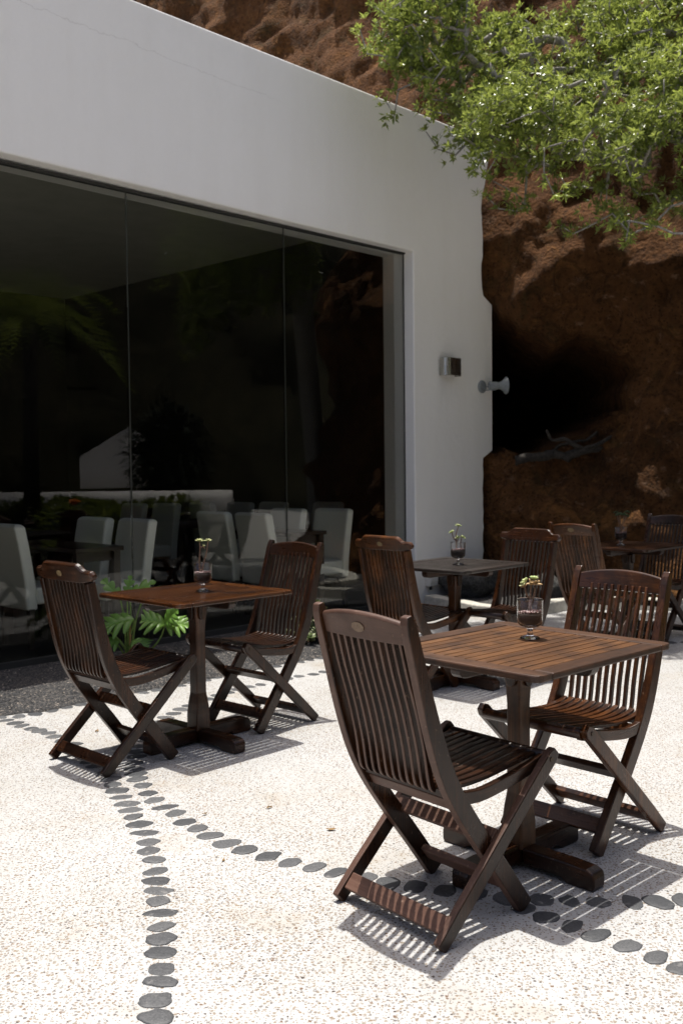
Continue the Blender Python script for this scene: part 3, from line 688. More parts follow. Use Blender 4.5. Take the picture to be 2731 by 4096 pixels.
def plant_front(root, rp):
    stems(root, [[(0, 0, .09), (.001, 0, .12), (.002, .001, .138)]], M['greystem'], .0065, .0055)
    stems(root, [[(.002, 0, .136), (-.010, 0, .152), (-.018, -.004, .178)], [(.002, 0, .136), (.003, .004, .16), (.006, .006, .190)], [(.002, 0, .136), (.013, -.002, .150), (.017, -.004, .178)]], M['stem'], .0035, .003)
    mb = MB(); rosette(mb, (.014, 0, .204), (.1, 0, 1), 9, .024, .0095, .35, rp, 1.2); mb.build('leaf_rosette', M['succ'], root, attr='tint')
    mb = MB(); rosette(mb, (.012, -.002, .188), (.15, -.1, 1), 8, .036, .011, .5, rp, 1.65); rosette(mb, (-.019, -.004, .180), (-.5, -.2, 1), 5, .021, .008, .5, rp, 1.3); mb.build('leaf_rosette', M['orange'], root, attr='tint')
    mb = MB(); rosette(mb, (-.014, 0, .196), (-.7, -.1, 1), 4, .023, .0085, .6, rp, 1.1); rosette(mb, (-.022, -.004, .183), (-.6, -.3, 1), 4, .02, .008, .9, rp, 1.0); mb.build('leaf_rosette', M['succ'], root, attr='tint')
def plant_left(root, rp):
    stems(root, [[(-.012, 0, .09), (-.016, 0, .14), (-.012, .002, .20), (-.013, 0, .247)], [(-.004, 0, .09), (.004, 0, .135), (.020, 0, .19), (.028, 0, .247)], [(-.012, .002, .215), (.0, .0, .222), (.014, 0, .210)]], M['stem'], .0042, .003)
    mb = MB()
    for c in ((-.013, 0, .247), (.029, 0, .247)): rosette(mb, c, (.05, -.1, 1), 11, .023, .0085, .65, rp, 1.5)
    rosette(mb, (.002, -.003, .222), (.5, -.3, .6), 3, .018, .006, .8, rp, .9); mb.build('leaf_rosette', M['succ'], root, attr='tint')
def plant_back(root, rp):
    stems(root, [[(-.010, 0, .09), (-.010, 0, .14), (-.028, 0, .165), (-.036, 0, .20)], [(-.010, 0, .13), (-.012, 0, .18), (-.004, 0, .21), (.002, 0, .236)], [(.022, 0, .09), (.016, 0, .13), (.022, 0, .163)], [(-.012, 0, .14), (-.002, 0, .15), (.0, 0, .162)]], M['stem'], .004, .0026)
    mb = MB()
    for c, ax, q in (((-.036, 0, .197), (-.5, 0, 1), 9), ((.003, 0, .236), (.2, 0, 1), 10), ((.026, 0, .165), (.4, -.3, 1), 8), ((.0, 0, .16), (-.2, -.3, 1), 4)): rosette(mb, c, ax, q, .026, .0085, .55, rp, 1.5)
    mb.build('leaf_rosette', M['succ'], root, attr='tint')
def plant_far(root, rp):
    ls = []; ends = []
    for k in range(8):
        a_ = k*.8; q = rp.uniform(.02, .07); e = (math.cos(a_)*q, math.sin(a_)*q, rp.uniform(.19, .25)); ls.append([(0, 0, .09), (e[0]*.3, e[1]*.3, .15), e]); ends.append(e)
    stems(root, ls, M['stem'], .0032, .0022); mb = MB()
    for e in ends: rosette(mb, e, (e[0]*6, e[1]*6, 1), 9, .028, .008, .2, rp, 1.6)
    mb.build('leaf_rosette', M['darkleaf'], root, attr='tint')
pf = build_planter('glass goblet with orange and pale green succulent on the front table', plant_front, 1); pf.location = (.655, 3.475, .7525)
pl = build_planter('glass goblet with two tall stems topped by rosettes on the glossy left table', plant_left, 2); pl.location = (-.69, 4.93, .7525)
pb = build_planter('glass goblet with three branching sprigs on the greyish back table', plant_back, 3); pb.location = (.715, 6.14, .7525)
pd = build_planter('goblet with bushy dark green plant on the almost black table', plant_far, 4); pd.location = (2.10, 7.50, .7525)
# ------------------------------------------------------------------ wall fittings
def wall_thing(name, label, cat, s, z):
    o = thing(name, label, cat, W(s, z, 0), WALLROT); return o      # local x along wall, -y out of the wall
wl = wall_thing('wall_lamp', 'half open brushed steel box lamp mounted on the white wall', 'wall lamp', .42, 2.355)
mb = MB(); prof = []
hw_, dp, r_ = .128, .11, .06
for k in range(7): a_ = math.pi/2*k/6; prof.append((-hw_+r_-r_*math.cos(a_), -dp+r_-r_*math.sin(a_)))
for k in range(7): a_ = math.pi/2*k/6; prof.append((hw_-r_+r_*math.sin(a_), -dp+r_-r_*math.cos(a_)))
prof = [(-hw_, 0)]+prof+[(hw_, 0)]
rings = []
for i, (x, y) in enumerate(prof):
    nx, ny = (x/hw_, y/dp); l_ = math.hypot(nx, ny) or 1; ix, iy = x-.004*(1 if x > 0 else -1)*(abs(x) > .09), y+(.004 if abs(x) < hw_-.01 else 0)
    rings.append([(x, y, -.088), (x, y, .088), (ix, iy, .088), (ix, iy, -.088)])
mb.loft(rings); mb.build('lamp_shade', M['steel'], wl, .0012)
mb = MB(); mb.box((0, -.012, .0), (.18, .024, .13)); mb.build('back_plate', M['steel'], wl, .003)
mb = MB(); mb.tube([(0, -.024, 0), (0, -.055, 0)], .022, 16); mb.tube([(0, -.055, -.06), (0, -.055, .06)], .02, 16); mb.build('bulb', M['white'], wl)
for x in (-.075, -.025, .025, .075):
    mb = MB(); mb.tube([(x, -dp-.0005, -.062), (x, -dp-.003, -.062)], .006, 12, False); mb.build('rivet', M['roof'], wl)
hs = wall_thing('horn_speaker', 'small grey horn loudspeaker on a bracket at the wall edge by the cave', 'loudspeaker', 1.00, 2.19); hs.scale = (.68, .68, .68)
mb = MB(); mb.axial((0, 0, 0), (0, -1, 0), [(0, .098), (.024, .098), (.036, .080)]); mb.build('mounting_plate', M['grey'], hs, .003)
HD = Vector((.84, -.54, .02)).normalized(); c0 = Vector((.085, -.165, .012))
mb = MB(); mb.axial(c0, HD, [(-.075, .05), (-.065, .062), (.06, .062), (.07, .05)]); mb.build('driver_housing', M['grey'], hs, .003)
mb = MB(); mb.axial(c0, HD, [(.05, .048), (.09, .052), (.125, .064), (.155, .082), (.18, .104), (.20, .126), (.206, .132), (.205, .135), (.199, .130), (.176, .102), (.15, .078), (.10, .05)], 40); mb.build('horn', M['grey'], hs)
mb = MB()
for z in (-.055,): 
    P = [Vector((0, -.03, 0)), Vector((.0, -.09, z)), Vector((.02, -.15, z)), Vector((.11, -.18, z)), Vector((.125, -.185, -.02))]
    for a_, b_ in zip(P, P[1:]): mb.tube([a_, b_], .0075, 8)
mb.tube([Vector((0, -.03, .0)), Vector((.06, -.13, .0))], .008, 8)
mb.build('bracket', M['grey'], hs)
jb = wall_thing('socket_box', 'small whitish electric socket box low on the white wall beside the boulder', 'socket box', .115, .26)
mb = MB(); mb.box((0, -.03, 0), (.13, .06, .17)); mb.build('box_body', M['white'], jb, .008)
mb = MB(); mb.box((.0, -.064, .01), (.11, .008, .11)); mb.build('cover_flap', M['white'], jb, .004)
mb = MB(); mb.tube([(-.02, -.03, -.084), (-.02, -.03, -.12)], .014, 14); mb.build('cable_gland', M['roof'], jb)
# ------------------------------------------------------------------ dining room behind the glass
def build_parson(label):
    root = thing('dining_chair', label, 'chair', group='cream upholstered dining chairs behind the glass')
    mb = MB(); rings = []          # local: faces +y
    for z, y in ((.30, -.165), (.47, -.175), (.62, -.195), (.80, -.225), (.925, -.250), (.95, -.256)):
        w_ = .225 if z < .9 else (.222 if z < .94 else .205); t_ = .045 if z < .94 else .03
        rings.append([(-w_, y-t_, z), (w_, y-t_, z), (w_, y+t_, z), (-w_, y+t_, z)])
    mb.loft(rings); mb.build('backrest', M['leather'], root, .018)
    mb = MB(); mb.box((0, .040, .405), (.45, .33, .13)); mb.build('seat', M['leather'], root, .02)
    for x in (-.2, .2):
        for y in (-.17, .16):
            mb = MB(); mb.loft([[(x-.018, y-.018, 0), (x+.018, y-.018, 0), (x+.018, y+.018, 0), (x-.018, y+.018, 0)], [(x-.022, y-.022, .34), (x+.022, y-.022, .34), (x+.022, y+.022, .34), (x-.022, y+.022, .34)]]); mb.build('leg', M['legwood'], root)
    return root
FR = WALLROT - math.pi/2          # facing along +DW
FLR = .012
def wpos(s, d): p = W(s, FLR, d); return (p.x, p.y, p.z)
pc = build_parson('cream dining chair behind the glass at the far left edge'); pc.location = wpos(-3.70, .80); pc.rotation_euler = (0, 0, FR)
dining = [(-2.98, 1.10, 1, 'cream dining chair behind the glass, left one of the pair nearest the left wooden chair'),
 (-2.92, .58, 1, 'cream dining chair behind the glass seen just above the lobed green plant'),
 (-1.72, 1.09, 0, 'cream dining chair behind the glass, left of the pair beside the two-stemmed planter'),
 (-1.70, .55, 0, 'cream dining chair behind the glass between the two-stemmed planter and the glossy chair'),
 (-.86, .98, 1, 'cream dining chair behind the right glass seam, left one of its pair'),
 (-.66, .55, 1, 'cream dining chair behind the glass whose seat shows right of the glossy wooden chair'),
 (-.80, 3.72, 1, 'dim pale dining chair at the back of the room behind the left glass seam'),
 (-.56, 3.40, 1, 'dim pale dining chair at the back of the room right of the left glass seam'),
 (-.20, 3.20, 0, 'dim pale dining chair at the middle of the dark back row'),
 (.10, 2.86, 1, 'dim pale dining chair in the back row above the gap between two chair pairs'),
 (.36, 2.55, 1, 'dim pale dining chair in the back row left of the right glass seam'),
 (.72, 2.0, 1, 'dim pale dining chair in the back row nearest the window end')]
for s_, d_, fl, lb in dining: dup(pc, wpos(s_+(-.25 if fl else .25), d_), FR+(math.pi if fl else 0)+rs.uniform(-.05, .05), lb, {'cream_leather': M['taupe']} if d_ > 1.8 else None)  # back row gets darker leather: the room's dimness painted into the colour
dup(pc, wpos(-3.72, 1.36), FR, 'cream dining chair behind the glass beyond the one at the far left edge')
def room_table(s0, s1, d0, d1, label):
    root = thing('dining_table', label, 'table', wpos((s0+s1)/2, (d0+d1)/2), WALLROT, 'dark dining tables behind the glass')
    a_, b_ = (s1-s0)/2, (d1-d0)/2
    mb = MB(); mb.box((0, 0, .745), (2*a_, 2*b_, .035)); mb.build('tabletop', M['darkwood'], root, .004)
    mb = MB(); mb.box((0, b_-.06, .69), (2*a_-.12, .02, .075)); mb.box((0, -b_+.06, .69), (2*a_-.12, .02, .075)); mb.build('apron', M['darkwood'], root)
    for x in (-1, 1):
        for y in (-1, 1): mb = MB(); mb.box((x*(a_-.05), y*(b_-.05), .3635), (.06, .06, .727)); mb.build('leg', M['darkwood'], root)
    return root
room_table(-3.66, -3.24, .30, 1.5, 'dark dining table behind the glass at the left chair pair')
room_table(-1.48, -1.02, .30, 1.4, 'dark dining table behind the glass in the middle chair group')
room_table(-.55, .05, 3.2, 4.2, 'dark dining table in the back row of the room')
for s_, d_, lb in ((-3.66, 1.75, 'slim white tube lamp standing in the room at the left edge'), (-2.6, 5.4, 'slim white tube lamp standing deep in the room')):
    root = thing('tube_lamp', lb, 'floor lamp', wpos(s_, d_))
    mb = MB(); mb.lathe([(0, 0), (.11, 0), (.11, .012), (.02, .02), (0, .02)], n=24); mb.build('base', M['darkwood'], root)
    mb = MB(); mb.tube([(0, 0, .02), (0, 0, 1.0)], .008, 8); mb.build('stand', M['darkwood'], root)
    mb = MB(); mb.tube([(0, 0, 1.0), (0, 0, 1.46)], .014, 12); mb.build('tube', M['leather'], root)
# ------------------------------------------------------------------ plants in the gravel bed
def lobed_leaf(mb, base, d, up, L, lobes, seed, droop=.35, width=.5):
    rp = random.Random(seed); d = Vector(d).normalized(); up = Vector(up); up = (up-d*up.dot(d)).normalized(); side = d.cross(up)
    N = 60; mids = []; 
    def mid(t_): return Vector(base)+d*(L*t_*(1-.12*t_*droop*2))-up*(L*droop*t_*t_*.5)
    mb.a = rp.uniform(.2, .8)
    ph = [rp.uniform(.8, 1.15) for _ in range(lobes+2)]
    for sg in (-1, 1):
        prev = None
        for k in range(N+1):
            t_ = k/N; u = t_*lobes; fr_ = u-int(u); tooth = math.sin(math.pi*fr_)**.7 if k < N else 0
            env = width*(math.sin(math.pi*min(1, .10+.90*t_))**.75)*(1.15-.55*t_); w_ = L*env*(.20+.80*tooth*ph[int(u)]); 
            m_ = mid(t_); tip = m_ + side*sg*w_*.88 + d*w_*(.25+.55*t_) - up*(w_*w_/L*.55) + up*(.10*w_)
            mm = m_ + side*sg*w_*.45 + d*w_*(.12+.27*t_) + up*(.12*w_)
            cur = (mb.vert(m_), mb.vert(mm), mb.vert(tip))
            if prev:
                for q in range(2):
                    f = (prev[q], cur[q], cur[q+1], prev[q+1]); mb.face(f if sg < 0 else f[::-1], True)
            prev = cur
ph_ = thing('lobed_plant', 'philodendron with deeply lobed bright green leaves growing in the gravel behind the left table', 'plant', (-1.52, 6.98, .02))
def xl(x, y, z): return Vector((x, y, z))
leaves = [ # stalk points (local), leaf direction, up, length, lobes
 ([(0, 0, 0), (.02, -.03, .14), (.06, -.05, .25), (.065, -.06, .30)], (-.9, -.25, -.06), (-.1, -.55, .8), .23, 4),
 ([(.03, 0, 0), (.14, -.03, .05), (.24, -.06, .15), (.285, -.07, .26)], (.25, -.35, .40), (-.3, -.85, .6), .19, 4),
 ([(.28, -.07, .25), (.284, -.07, .255), (.286, -.07, .26)], (-.75, -.3, .35), (.1, -.7, .8), .18, 4),
 ([(.28, -.07, .25), (.284, -.07, .255), (.286, -.07, .26)], (.85, -.2, .12), (0, -.6, .8), .18, 4),
 ([(.01, 0, 0), (-.02, -.06, .13), (-.12, -.10, .24)], (-.75, -.3, .25), (0, -.7, .7), .20, 4),
 ([(.0, 0, 0), (-.06, -.04, .12), (-.15, -.08, .18)], (-.4, -.5, -.45), (0, -.6, .6), .20, 4),
 ([(-.01, 0, 0), (-.02, .04, .25), (-.05, .05, .43)], (-.50, .0, .62), (.3, -.8, .4), .21, 3),
 ([(0, .02, 0), (.02, .05, .28), (.02, .05, .46)], (.62, .05, .42), (-.3, -.7, .7), .22, 3),
 ([(.02, .02, 0), (.06, .05, .28), (.13, .05, .47)], (.75, 0, .22), (-.2, -.6, .9), .15, 3),
 ([(0, .02, 0), (.0, .05, .28), (.0, .05, .46)], (.10, .05, .7), (0, -.9, .2), .15, 3),
 ([(0, 0, 0), (.0, -.05, .08), (-.03, -.10, .15)], (-.75, -.4, .0), (0, -.6, .8), .15, 4),
 ([(.01, 0, 0), (.03, -.06, .09), (.06, -.10, .15)], (.7, -.4, -.1), (0, -.6, .8), .14, 5)]
for k, (st, d, up, L, lo) in enumerate(leaves):
    mb = MB(); P = smooth_path([Vector(p) for p in st], 8); mb.tube(P, [.008-.003*i/len(P) for i in range(len(P))], 8); sk = mb.build('leaf_stalk', M['stalk'], ph_)
    mb = MB(); lobed_leaf(mb, st[-1], d, up, L, lo, k+3, .45, .34 if lo == 3 else .74); mb.build('leaf', M['fern'], sk, attr='tint')
mb = MB(); mb.tube([(.03, -.02, 0), (.03, -.03, .12), (.035, -.04, .20), (.037, -.04, .25)], [.009, .009, .008, .001], 10); mb.build('flower_spathe', M['orange'], ph_)
sh = thing('small_shrub', 'small shrub with pale rounded leaves between the glossy chair and the nearest chair', 'shrub', (-.245, 7.66, .01))
rp = random.Random(21); mbs = MB(); mbl = MB()
for k in range(34):
    a_ = rp.random()*6.283; q = rp.uniform(.03, .22); h = rp.uniform(.06, .34)*(1-.5*q/.25); e = Vector((math.cos(a_)*q, math.sin(a_)*q, h))
    mbs.tube(smooth_path([Vector((0, 0, 0)), e*.5+Vector((0, 0, h*.15)), e], 3), .004, 6)
    for f_ in (.6, .8, 1): rosette(mbl, e*f_, (e.x*3, e.y*3, 1), 5, .058, .020, rp.random(), rp, 1.3, .12)
mbs.build('stem', M['stem'], sh); mbl.build('foliage', M['shrub'], sh, attr='tint')
# ------------------------------------------------------------------ the tree
tr = thing('leafy_tree', 'spreading tree with glossy bright green leaves overhanging from the right', 'tree', (4.9, 9.0, 0))
rt = random.Random(42); T0 = Vector((4.9, 9.0, 0))
targets = []
def crown_top(x, y): return 3.80+1.08*(y-7.4)+.10*(x-1.5)+.35*noise.noise(Vector((x*.9, y*.9, 4)))
k = 0
while k < 1250:
    w_ = Vector((rt.uniform(1.0, 5.6), rt.uniform(7.35, 9.75), 0)); w_.z = crown_top(w_.x, w_.y)-1.05*rt.random()**1.3
    if w_.x < 1.5 and w_.z < 3.9: continue
    if noise.noise(w_*1.35) < -.12: continue
    if w_.x > 4.2 and rt.random() < .55: continue
    targets.append(w_); k += 1
k = 0
while k < 330:
    w_ = Vector((rt.uniform(1.0, 4.2), rt.uniform(7.9, 9.0), rt.uniform(3.35, 4.5)))
    if w_.z < 3.55+.25*abs(noise.noise(w_*1.2+Vector((5, 0, 0))))*2.4 - .12*(w_.x-1) or noise.noise(w_*1.7) < -.05: continue
    targets.append(w_); k += 1
k = 0
while k < 170:
    w_ = Vector((rt.uniform(.25, 1.1), rt.uniform(8.3, 9.1), rt.uniform(4.3, 5.9)))
    if w_.x < .30+.55*abs(w_.z-5.05)*(1.2 if w_.z < 5 else .4) or noise.noise(w_*2.2) < -.1: continue
    targets.append(w_); k += 1
extra = [(.20, 8.6, 5.05), (.26, 8.6, 4.85), (.30, 8.6, 5.25), (.42, 8.55, 4.42), (.48, 8.55, 4.32), (.52, 8.6, 4.55), (.75, 8.6, 4.2), (.85, 8.6, 4.05), (1.0, 8.6, 4.0), (1.12, 8.6, 4.12), (1.25, 8.5, 3.62), (1.35, 8.5, 3.52), (1.30, 8.5, 3.75), (1.5, 8.5, 3.5), (1.55, 8.5, 3.8), (1.85, 8.4, 3.35), (1.95, 8.4, 3.28), (2.1, 8.4, 3.35), (2.25, 8.3, 3.42), (2.4, 8.3, 3.25), (2.55, 8.2, 3.3), (2.7, 8.2, 3.45), (1.7, 8.5, 3.9), (2.0, 8.5, 3.7), (.62, 8.6, 4.75), (.9, 8.6, 4.45)]
targets += [Vector(p) for p in extra]
nodes = [Vector((4.9, 9.0, 0)), Vector((4.86, 9.02, .6)), Vector((4.78, 9.0, 1.3)), Vector((4.7, 8.95, 2.0)), Vector((4.55, 8.9, 2.7)), Vector((4.3, 8.85, 3.3)), Vector((4.0, 8.8, 3.9)), Vector((3.6, 8.8, 4.35))]
par = [-1]+list(range(len(nodes)-1)); ntr = 7
targets.sort(key=lambda p: (p-Vector((4.2, 8.85, 4.0))).length)
tips = []
for p in targets:
    best = min(range(3, len(nodes)), key=lambda i: (nodes[i]-p).length + .30*(nodes[i]-nodes[3]).length*.25)
    a_ = nodes[best]; L_ = (p-a_).length; k = max(1, int(L_/.16)); prev = best
    pd_ = (a_-nodes[par[best]]).normalized(); bend = pd_*L_*.22+Vector((0, 0, .10*L_))
    for q in range(1, k+1):
        t_ = q/k; w_ = a_.lerp(p, t_)+bend*math.sin(math.pi*t_)*.6+Vector((rt.uniform(-1, 1), rt.uniform(-1, 1), rt.uniform(-1, 1)))*.022*(q < k)
        nodes.append(w_); par.append(prev); prev = len(nodes)-1
    tips.append(prev)
cnt = [0]*len(nodes)
for i in tips:
    j = i
    while j >= 0: cnt[j] += 1; j = par[j]
rad = [.0034*(c_**.50)+.0017 for c_ in cnt]
mbt = MB(); mbb = MB(); kids = {}
for i in range(1, len(nodes)): kids.setdefault(par[i], []).append(i)
def chain(i):
    seq = [par[i], i]
    while kids.get(seq[-1]):
        ch = max(kids[seq[-1]], key=lambda q: cnt[q]); seq.append(ch)
    return seq
main = {}
done = set()
for i in range(1, len(nodes)):
    if i in done: continue
    s_ = chain(i); s2 = [s_[0]]
    for q in s_[1:]:
        if q in done: break
        done.add(q); s2.append(q)
    if s2[0] == 0: mb_ = mbt
    else: mb_ = mbb
    rr = [rad[q]*1.0 for q in s2]; rr[0] = rr[1] if s2[0] != 0 else rr[0]*1.25
    mb_.tube([nodes[q]-T0 for q in s2], rr, 9 if rr[0] > .02 else 6)
trunk = mbt.build('trunk', M['bark'], tr); mbb.build('branch', M['bark'], tr)
mbl = MB()
def leaf(mb, p, d, nrm, L, w_):
    side = d.cross(nrm); side = side.normalized() if side.length > 1e-5 else d.orthogonal().normalized(); nrm = side.cross(d)
    a_ = mb.vert(p); m1 = p+d*L*.45+nrm*L*.03; b_ = mb.vert(m1+side*w_+nrm*w_*.35); c_ = mb.vert(m1-side*w_+nrm*w_*.35); e = mb.vert(p+d*L-nrm*L*.12); m = mb.vert(m1)
    mb.face((a_, m, b_)); mb.face((a_, c_, m)); mb.face((m, e, b_)); mb.face((m, c_, e))
for i in tips:
    p = nodes[i]; ax = (p-nodes[par[i]]).normalized()+Vector((0, 0, .5)); ax.normalize(); yg = rt.random(); sunny = sstep(3.6, 5.2, p.z)
    spots = [(p, 1.0, 13)]
    j = i
    for h in range(3):
        if par[j] > 6: spots.append((nodes[par[j]]+Vector((rt.uniform(-.05, .05), rt.uniform(-.05, .05), rt.uniform(-.03, .06))), .4, 5)); j = par[j]
    for q in range(3):
        o_ = Vector((rt.uniform(-1, 1), rt.uniform(-1, 1), rt.uniform(-.6, 1)))*.11; spots.append((p+o_, .8, 8))
    for c, yb, k in spots:
        e1 = ax.orthogonal().normalized(); e2 = ax.cross(e1)
        for q in range(k):
            th = q*2.4+rt.random(); el = rt.uniform(.25, 1.45); d = (e1*math.cos(th)+e2*math.sin(th))*math.sin(el)+ax*math.cos(el)
            mbl.a = max(0, min(1, .15+.55*yg*yb+rt.uniform(-.2, .25)+(.22 if q < 4 and yb == 1 else 0)))
            leaf(mbl, c-T0+d*.012, d, ax, rt.uniform(.036, .072), rt.uniform(.008, .0135))
mbl.build('crown', M['leaf'], tr, attr='tint')
# ------------------------------------------------------------------ things on the far side, mirrored in the window
mb = MB(); P = [Vector(p) for p in [(7.89, 7.6), (7.95, 6), (8.05, 3.6), (8.15, .5), (8.2, -3)]]; rings = []
for p in smooth_path([v for v in P], 6): rings.append([(p.x-.14, p.y, 0), (p.x-.14, p.y, .86), (p.x-.09, p.y, .96), (p.x, p.y, 1.0), (p.x+.09, p.y, .96), (p.x+.14, p.y, .86), (p.x+.14, p.y, 0)])
mb.loft(rings, True); tag(mb.build('garden_wall', M['plaster']), 'low white garden wall with rounded top, mirrored in the window', 'wall')
hs_ = thing('white_house', 'small white gabled house mirrored in the window', 'house', (23.05, 3.22, .79), math.atan2(8.849-3.22, -9.163-23.05)+math.pi)
mb = MB(); rings = [[(x, -1.55, 0), (x, 1.55, 0), (x, 1.55, 1.0), (x, 0, 1.95), (x, -1.55, 1.0)] for x in (0, 5)]; mb.loft(rings); mb.build('wall', M['plaster'], hs_)
pm = thing('palm_tree', 'young feathery palm mirrored at the left of the window', 'palm', (7.2, 4.4, 0))
mb = MB(); mb.tube([(0, 0, 0), (.04, 0, 1.8), (0, .04, 3.9)], [.15, .12, .11], 14); mb.build('trunk', M['deadwood'], pm)
mb = MB(); rp = random.Random(8)
for k in range(34):
    a_ = k*2.4; el = rp.uniform(.1, 1.35); L = rp.uniform(1.5, 2.2); d = Vector((math.cos(a_)*math.cos(el), math.sin(a_)*math.cos(el), math.sin(el))); mb.a = rp.random()
    sd = Vector((-math.sin(a_), math.cos(a_), 0)); prev = None
    for q in range(22):
        t_ = q/21; c = Vector((0, 0, 3.9))+d*L*t_-Vector((0, 0, .75*L*t_*t_)); lf = .34*math.sin(math.pi*(.08+.88*t_))
        for sg in (-1, 1):
            e = c+sd*sg*lf+d*.22-Vector((0, 0, .12+.1*rp.random())); w_ = Vector((0, 0, .012))+d*.014
            i0 = mb.vert(c-w_); i1 = mb.vert(c+w_); i2 = mb.vert(e); mb.face((i0, i1, i2))
mb.build('crown', M['leaf'], pm, attr='tint')
mb = MB(); mb.face([mb.vert(p) for p in ((3.3, .5, .004), (7.85, -1, .004), (7.8, 7.2, .004), (5.0, 7.0, .004), (3.2, 5.6, .004), (2.9, 3.0, .004))])
tag(mb.build('garden_soil', M['gravel']), 'dark planted garden soil outside the frame, mirrored in the window', 'garden soil', kind='structure')
for q, (x, y, r_, h_) in enumerate(((5.6, 5.4, .55, .85), (4.6, 4.3, .45, .55), (6.4, 3.6, .6, .7), (5.2, 2.7, .5, .6), (6.9, 5.9, .5, .75), (6.2, 1.8, .6, .8), (4.4, 5.6, .4, .5))):
    bs = thing('garden_bush', ('dark rounded bush with an orange flower mirrored in the window', 'low dark bush on the garden soil beside the orange flower bush', 'broad dark bush before the white garden wall', 'knee high dark bush in the middle of the garden soil', 'dark bush at the far end of the white garden wall', 'tallest dark bush beside the clipped hedge', 'smallest dark bush at the edge of the patio')[q], 'bush', (x, y, 0), 0, 'bushes on the mirrored garden soil')
    mb = MB(); rp = random.Random(90+q)
    for k in range(900):
        v = Vector((rp.gauss(0, 1), rp.gauss(0, 1), rp.gauss(0, 1))).normalized(); u_ = v*rp.uniform(.7, 1.05); c = Vector((u_.x*r_, u_.y*r_, h_*.5+u_.z*h_*.5)); mb.a = rp.random()*.35; leaf(mb, c, v, Vector((0, 0, 1)), .11, .032)
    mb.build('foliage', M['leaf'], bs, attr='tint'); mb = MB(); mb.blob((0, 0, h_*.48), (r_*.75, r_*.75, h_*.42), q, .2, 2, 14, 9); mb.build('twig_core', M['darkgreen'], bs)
    if q == 0: mb = MB(); rosette(mb, (-.2, .1, .86), (-.3, 0, 1), 9, .13, .05, .5, rp, 1.3, .1); mb.build('flower', M['flower'], bs)
gt = thing('garden_tree', 'dark round tree in front of the white house, mirrored in the window', 'tree', (18.97, 5.05, 0)); mb = MB(); mb.tube([(0, 0, 0), (.05, 0, .9), (0, .05, 1.6)], [.12, .10, .08], 10); mb.build('trunk', M['deadwood'], gt)
mb = MB(); rp = random.Random(61)
for k in range(2600):
    v = Vector((rp.gauss(0, 1), rp.gauss(0, 1), rp.gauss(0, 1))).normalized(); u_ = v*rp.uniform(.55, 1.05)*(1+.25*noise.noise(v*2)); mb.a = rp.random()*.25; leaf(mb, Vector((u_.x*1.15, u_.y*1.15, 1.75+u_.z*1.35)), v, Vector((0, 0, 1)), .22, .07)
mb.blob((0, 0, 1.7), (.85, .85, 1.0), 5, .3, 2, 16, 10); mb.build('crown', M['darkgreen'], gt, attr='tint')
hg = thing('clipped_hedge', 'dark hedge along the low white garden wall, mirrored in the window', 'hedge', (7.5, 2.2, 0)); mb = MB(); rp = random.Random(10)
for k in range(5200):
    y = rp.uniform(-4.8, 4.9); v = Vector((rp.gauss(0, 1), rp.gauss(0, .6), rp.gauss(0, 1))).normalized(); c = Vector((v.x*.18, y, .42+.40*v.z+.05*math.sin(y*3))); mb.a = rp.random()*.4; leaf(mb, c, v, Vector((0, 0, 1)), .13, .04)
mb.build('foliage', M['leaf'], hg, attr='tint'); mb = MB()
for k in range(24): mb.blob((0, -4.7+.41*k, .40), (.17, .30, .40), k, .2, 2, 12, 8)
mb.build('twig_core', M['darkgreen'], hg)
# ------------------------------------------------------------------ litter on the patio
for k, (x, y, r_) in enumerate([(-.30, 3.93, .011), (-.05, 3.68, .014), (-.42, 3.40, .008), (-1.28, 5.13, .012), (.42, 3.98, .010), (-.55, 3.86, .010)]):
    rp = random.Random(k+50); mb = MB(); c = mb.vert((0, 0, .006)); vs = []
    for q in range(9): th = q*.698; q_ = r_*rp.uniform(.5, 1.1); vs.append(mb.vert((math.cos(th)*q_*1.5, math.sin(th)*q_*.6, rp.uniform(.001, .011))))
    for q in range(9): mb.face((c, vs[q], vs[(q+1) % 9]))
    o = mb.build('dry_leaf', M['dry']); o.location = (x, y, .001); o.rotation_euler = (0, 0, rp.random()*6); so = o.modifiers.new('thick', 'SOLIDIFY'); so.thickness = .0012
    tag(o, 'tiny curled dry brown leaf lying on the pale patio floor', 'dry leaf', 'dry leaves scattered on the patio')
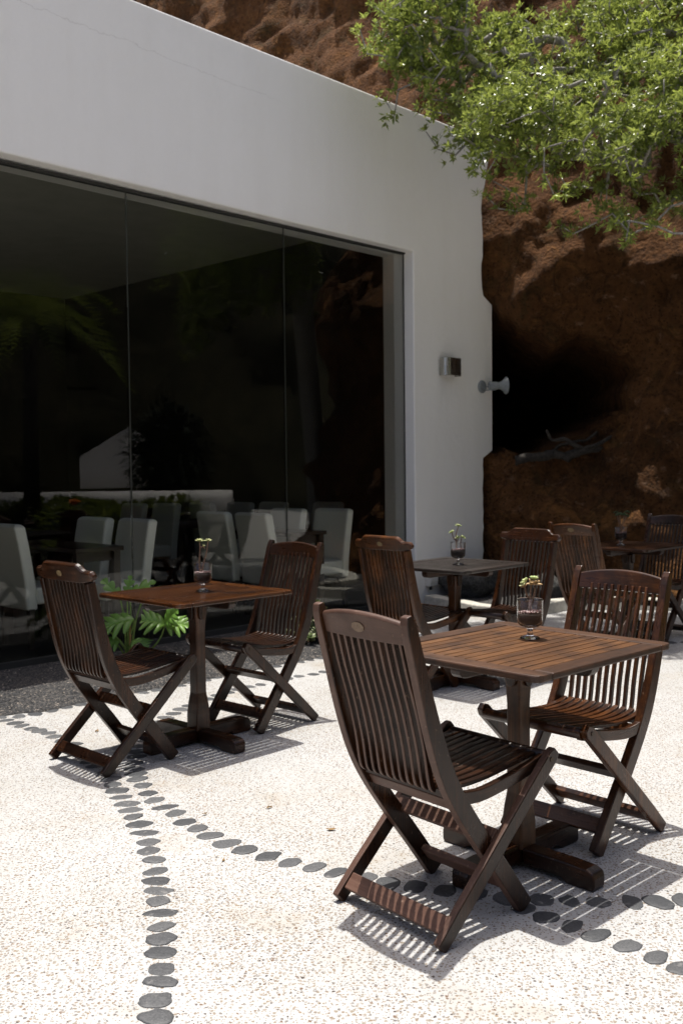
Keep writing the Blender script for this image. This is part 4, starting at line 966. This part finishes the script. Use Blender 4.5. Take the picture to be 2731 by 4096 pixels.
# ------------------------------------------------------------------ light, sky, camera
S = Vector((-.068, .1105, 1)).normalized()
ld = bpy.data.lights.new('sun', 'SUN'); ld.energy = 3.9; ld.angle = R(.53); ld.color = (1, .965, .90)
lo = bpy.data.objects.new('sun', ld); COL.objects.link(lo); lo.rotation_euler = (-S).to_track_quat('-Z', 'Y').to_euler(); lo.location = (0, 0, 20)
w = bpy.data.worlds.new('World'); sc.world = w; w.use_nodes = True; nt = w.node_tree; nt.nodes.clear()
sky = nt.nodes.new('ShaderNodeTexSky'); sky.sky_type = 'NISHITA'; sky.sun_disc = False; sky.sun_elevation = math.asin(S.z); sky.sun_rotation = math.atan2(S.x, S.y); sky.altitude = 100; sky.air_density = .6; sky.dust_density = 4.5; sky.ozone_density = .2
bg = nt.nodes.new('ShaderNodeBackground'); bg.inputs['Strength'].default_value = .125; ow = nt.nodes.new('ShaderNodeOutputWorld')
nt.links.new(sky.outputs[0], bg.inputs[0]); nt.links.new(bg.outputs[0], ow.inputs[0])
P_, R_ = .0442, -.0107
U_ = Vector((0, math.sin(P_), math.cos(P_))); F_ = Vector((0, math.cos(P_), -math.sin(P_))); X_ = Vector((1, 0, 0))
cr_ = X_*math.cos(R_)+U_*math.sin(R_); cu_ = -X_*math.sin(R_)+U_*math.cos(R_)
cam = bpy.data.cameras.new('camera'); co = bpy.data.objects.new('camera', cam); COL.objects.link(co)
Mx = Matrix((cr_, cu_, -F_)).transposed().to_4x4(); Mx.translation = Vector((0, 0, 1.356)); co.matrix_world = Mx
cam.sensor_fit = 'VERTICAL'; cam.sensor_height = 36; cam.sensor_width = 24; cam.lens = 3991.5/4096*36; cam.clip_end = 500; cam.clip_start = .05
cam.dof.use_dof = True; cam.dof.focus_distance = 3.5; cam.dof.aperture_fstop = 5.0
sc.camera = co
vs = sc.view_settings; vs.view_transform = 'Standard'; vs.look = 'None'; vs.exposure = .60; vs.gamma = 1
sc.cycles.max_bounces = 14; sc.cycles.transparent_max_bounces = 24; sc.cycles.diffuse_bounces = 5; sc.cycles.glossy_bounces = 5; sc.cycles.transmission_bounces = 10; sc.cycles.caustics_reflective = False
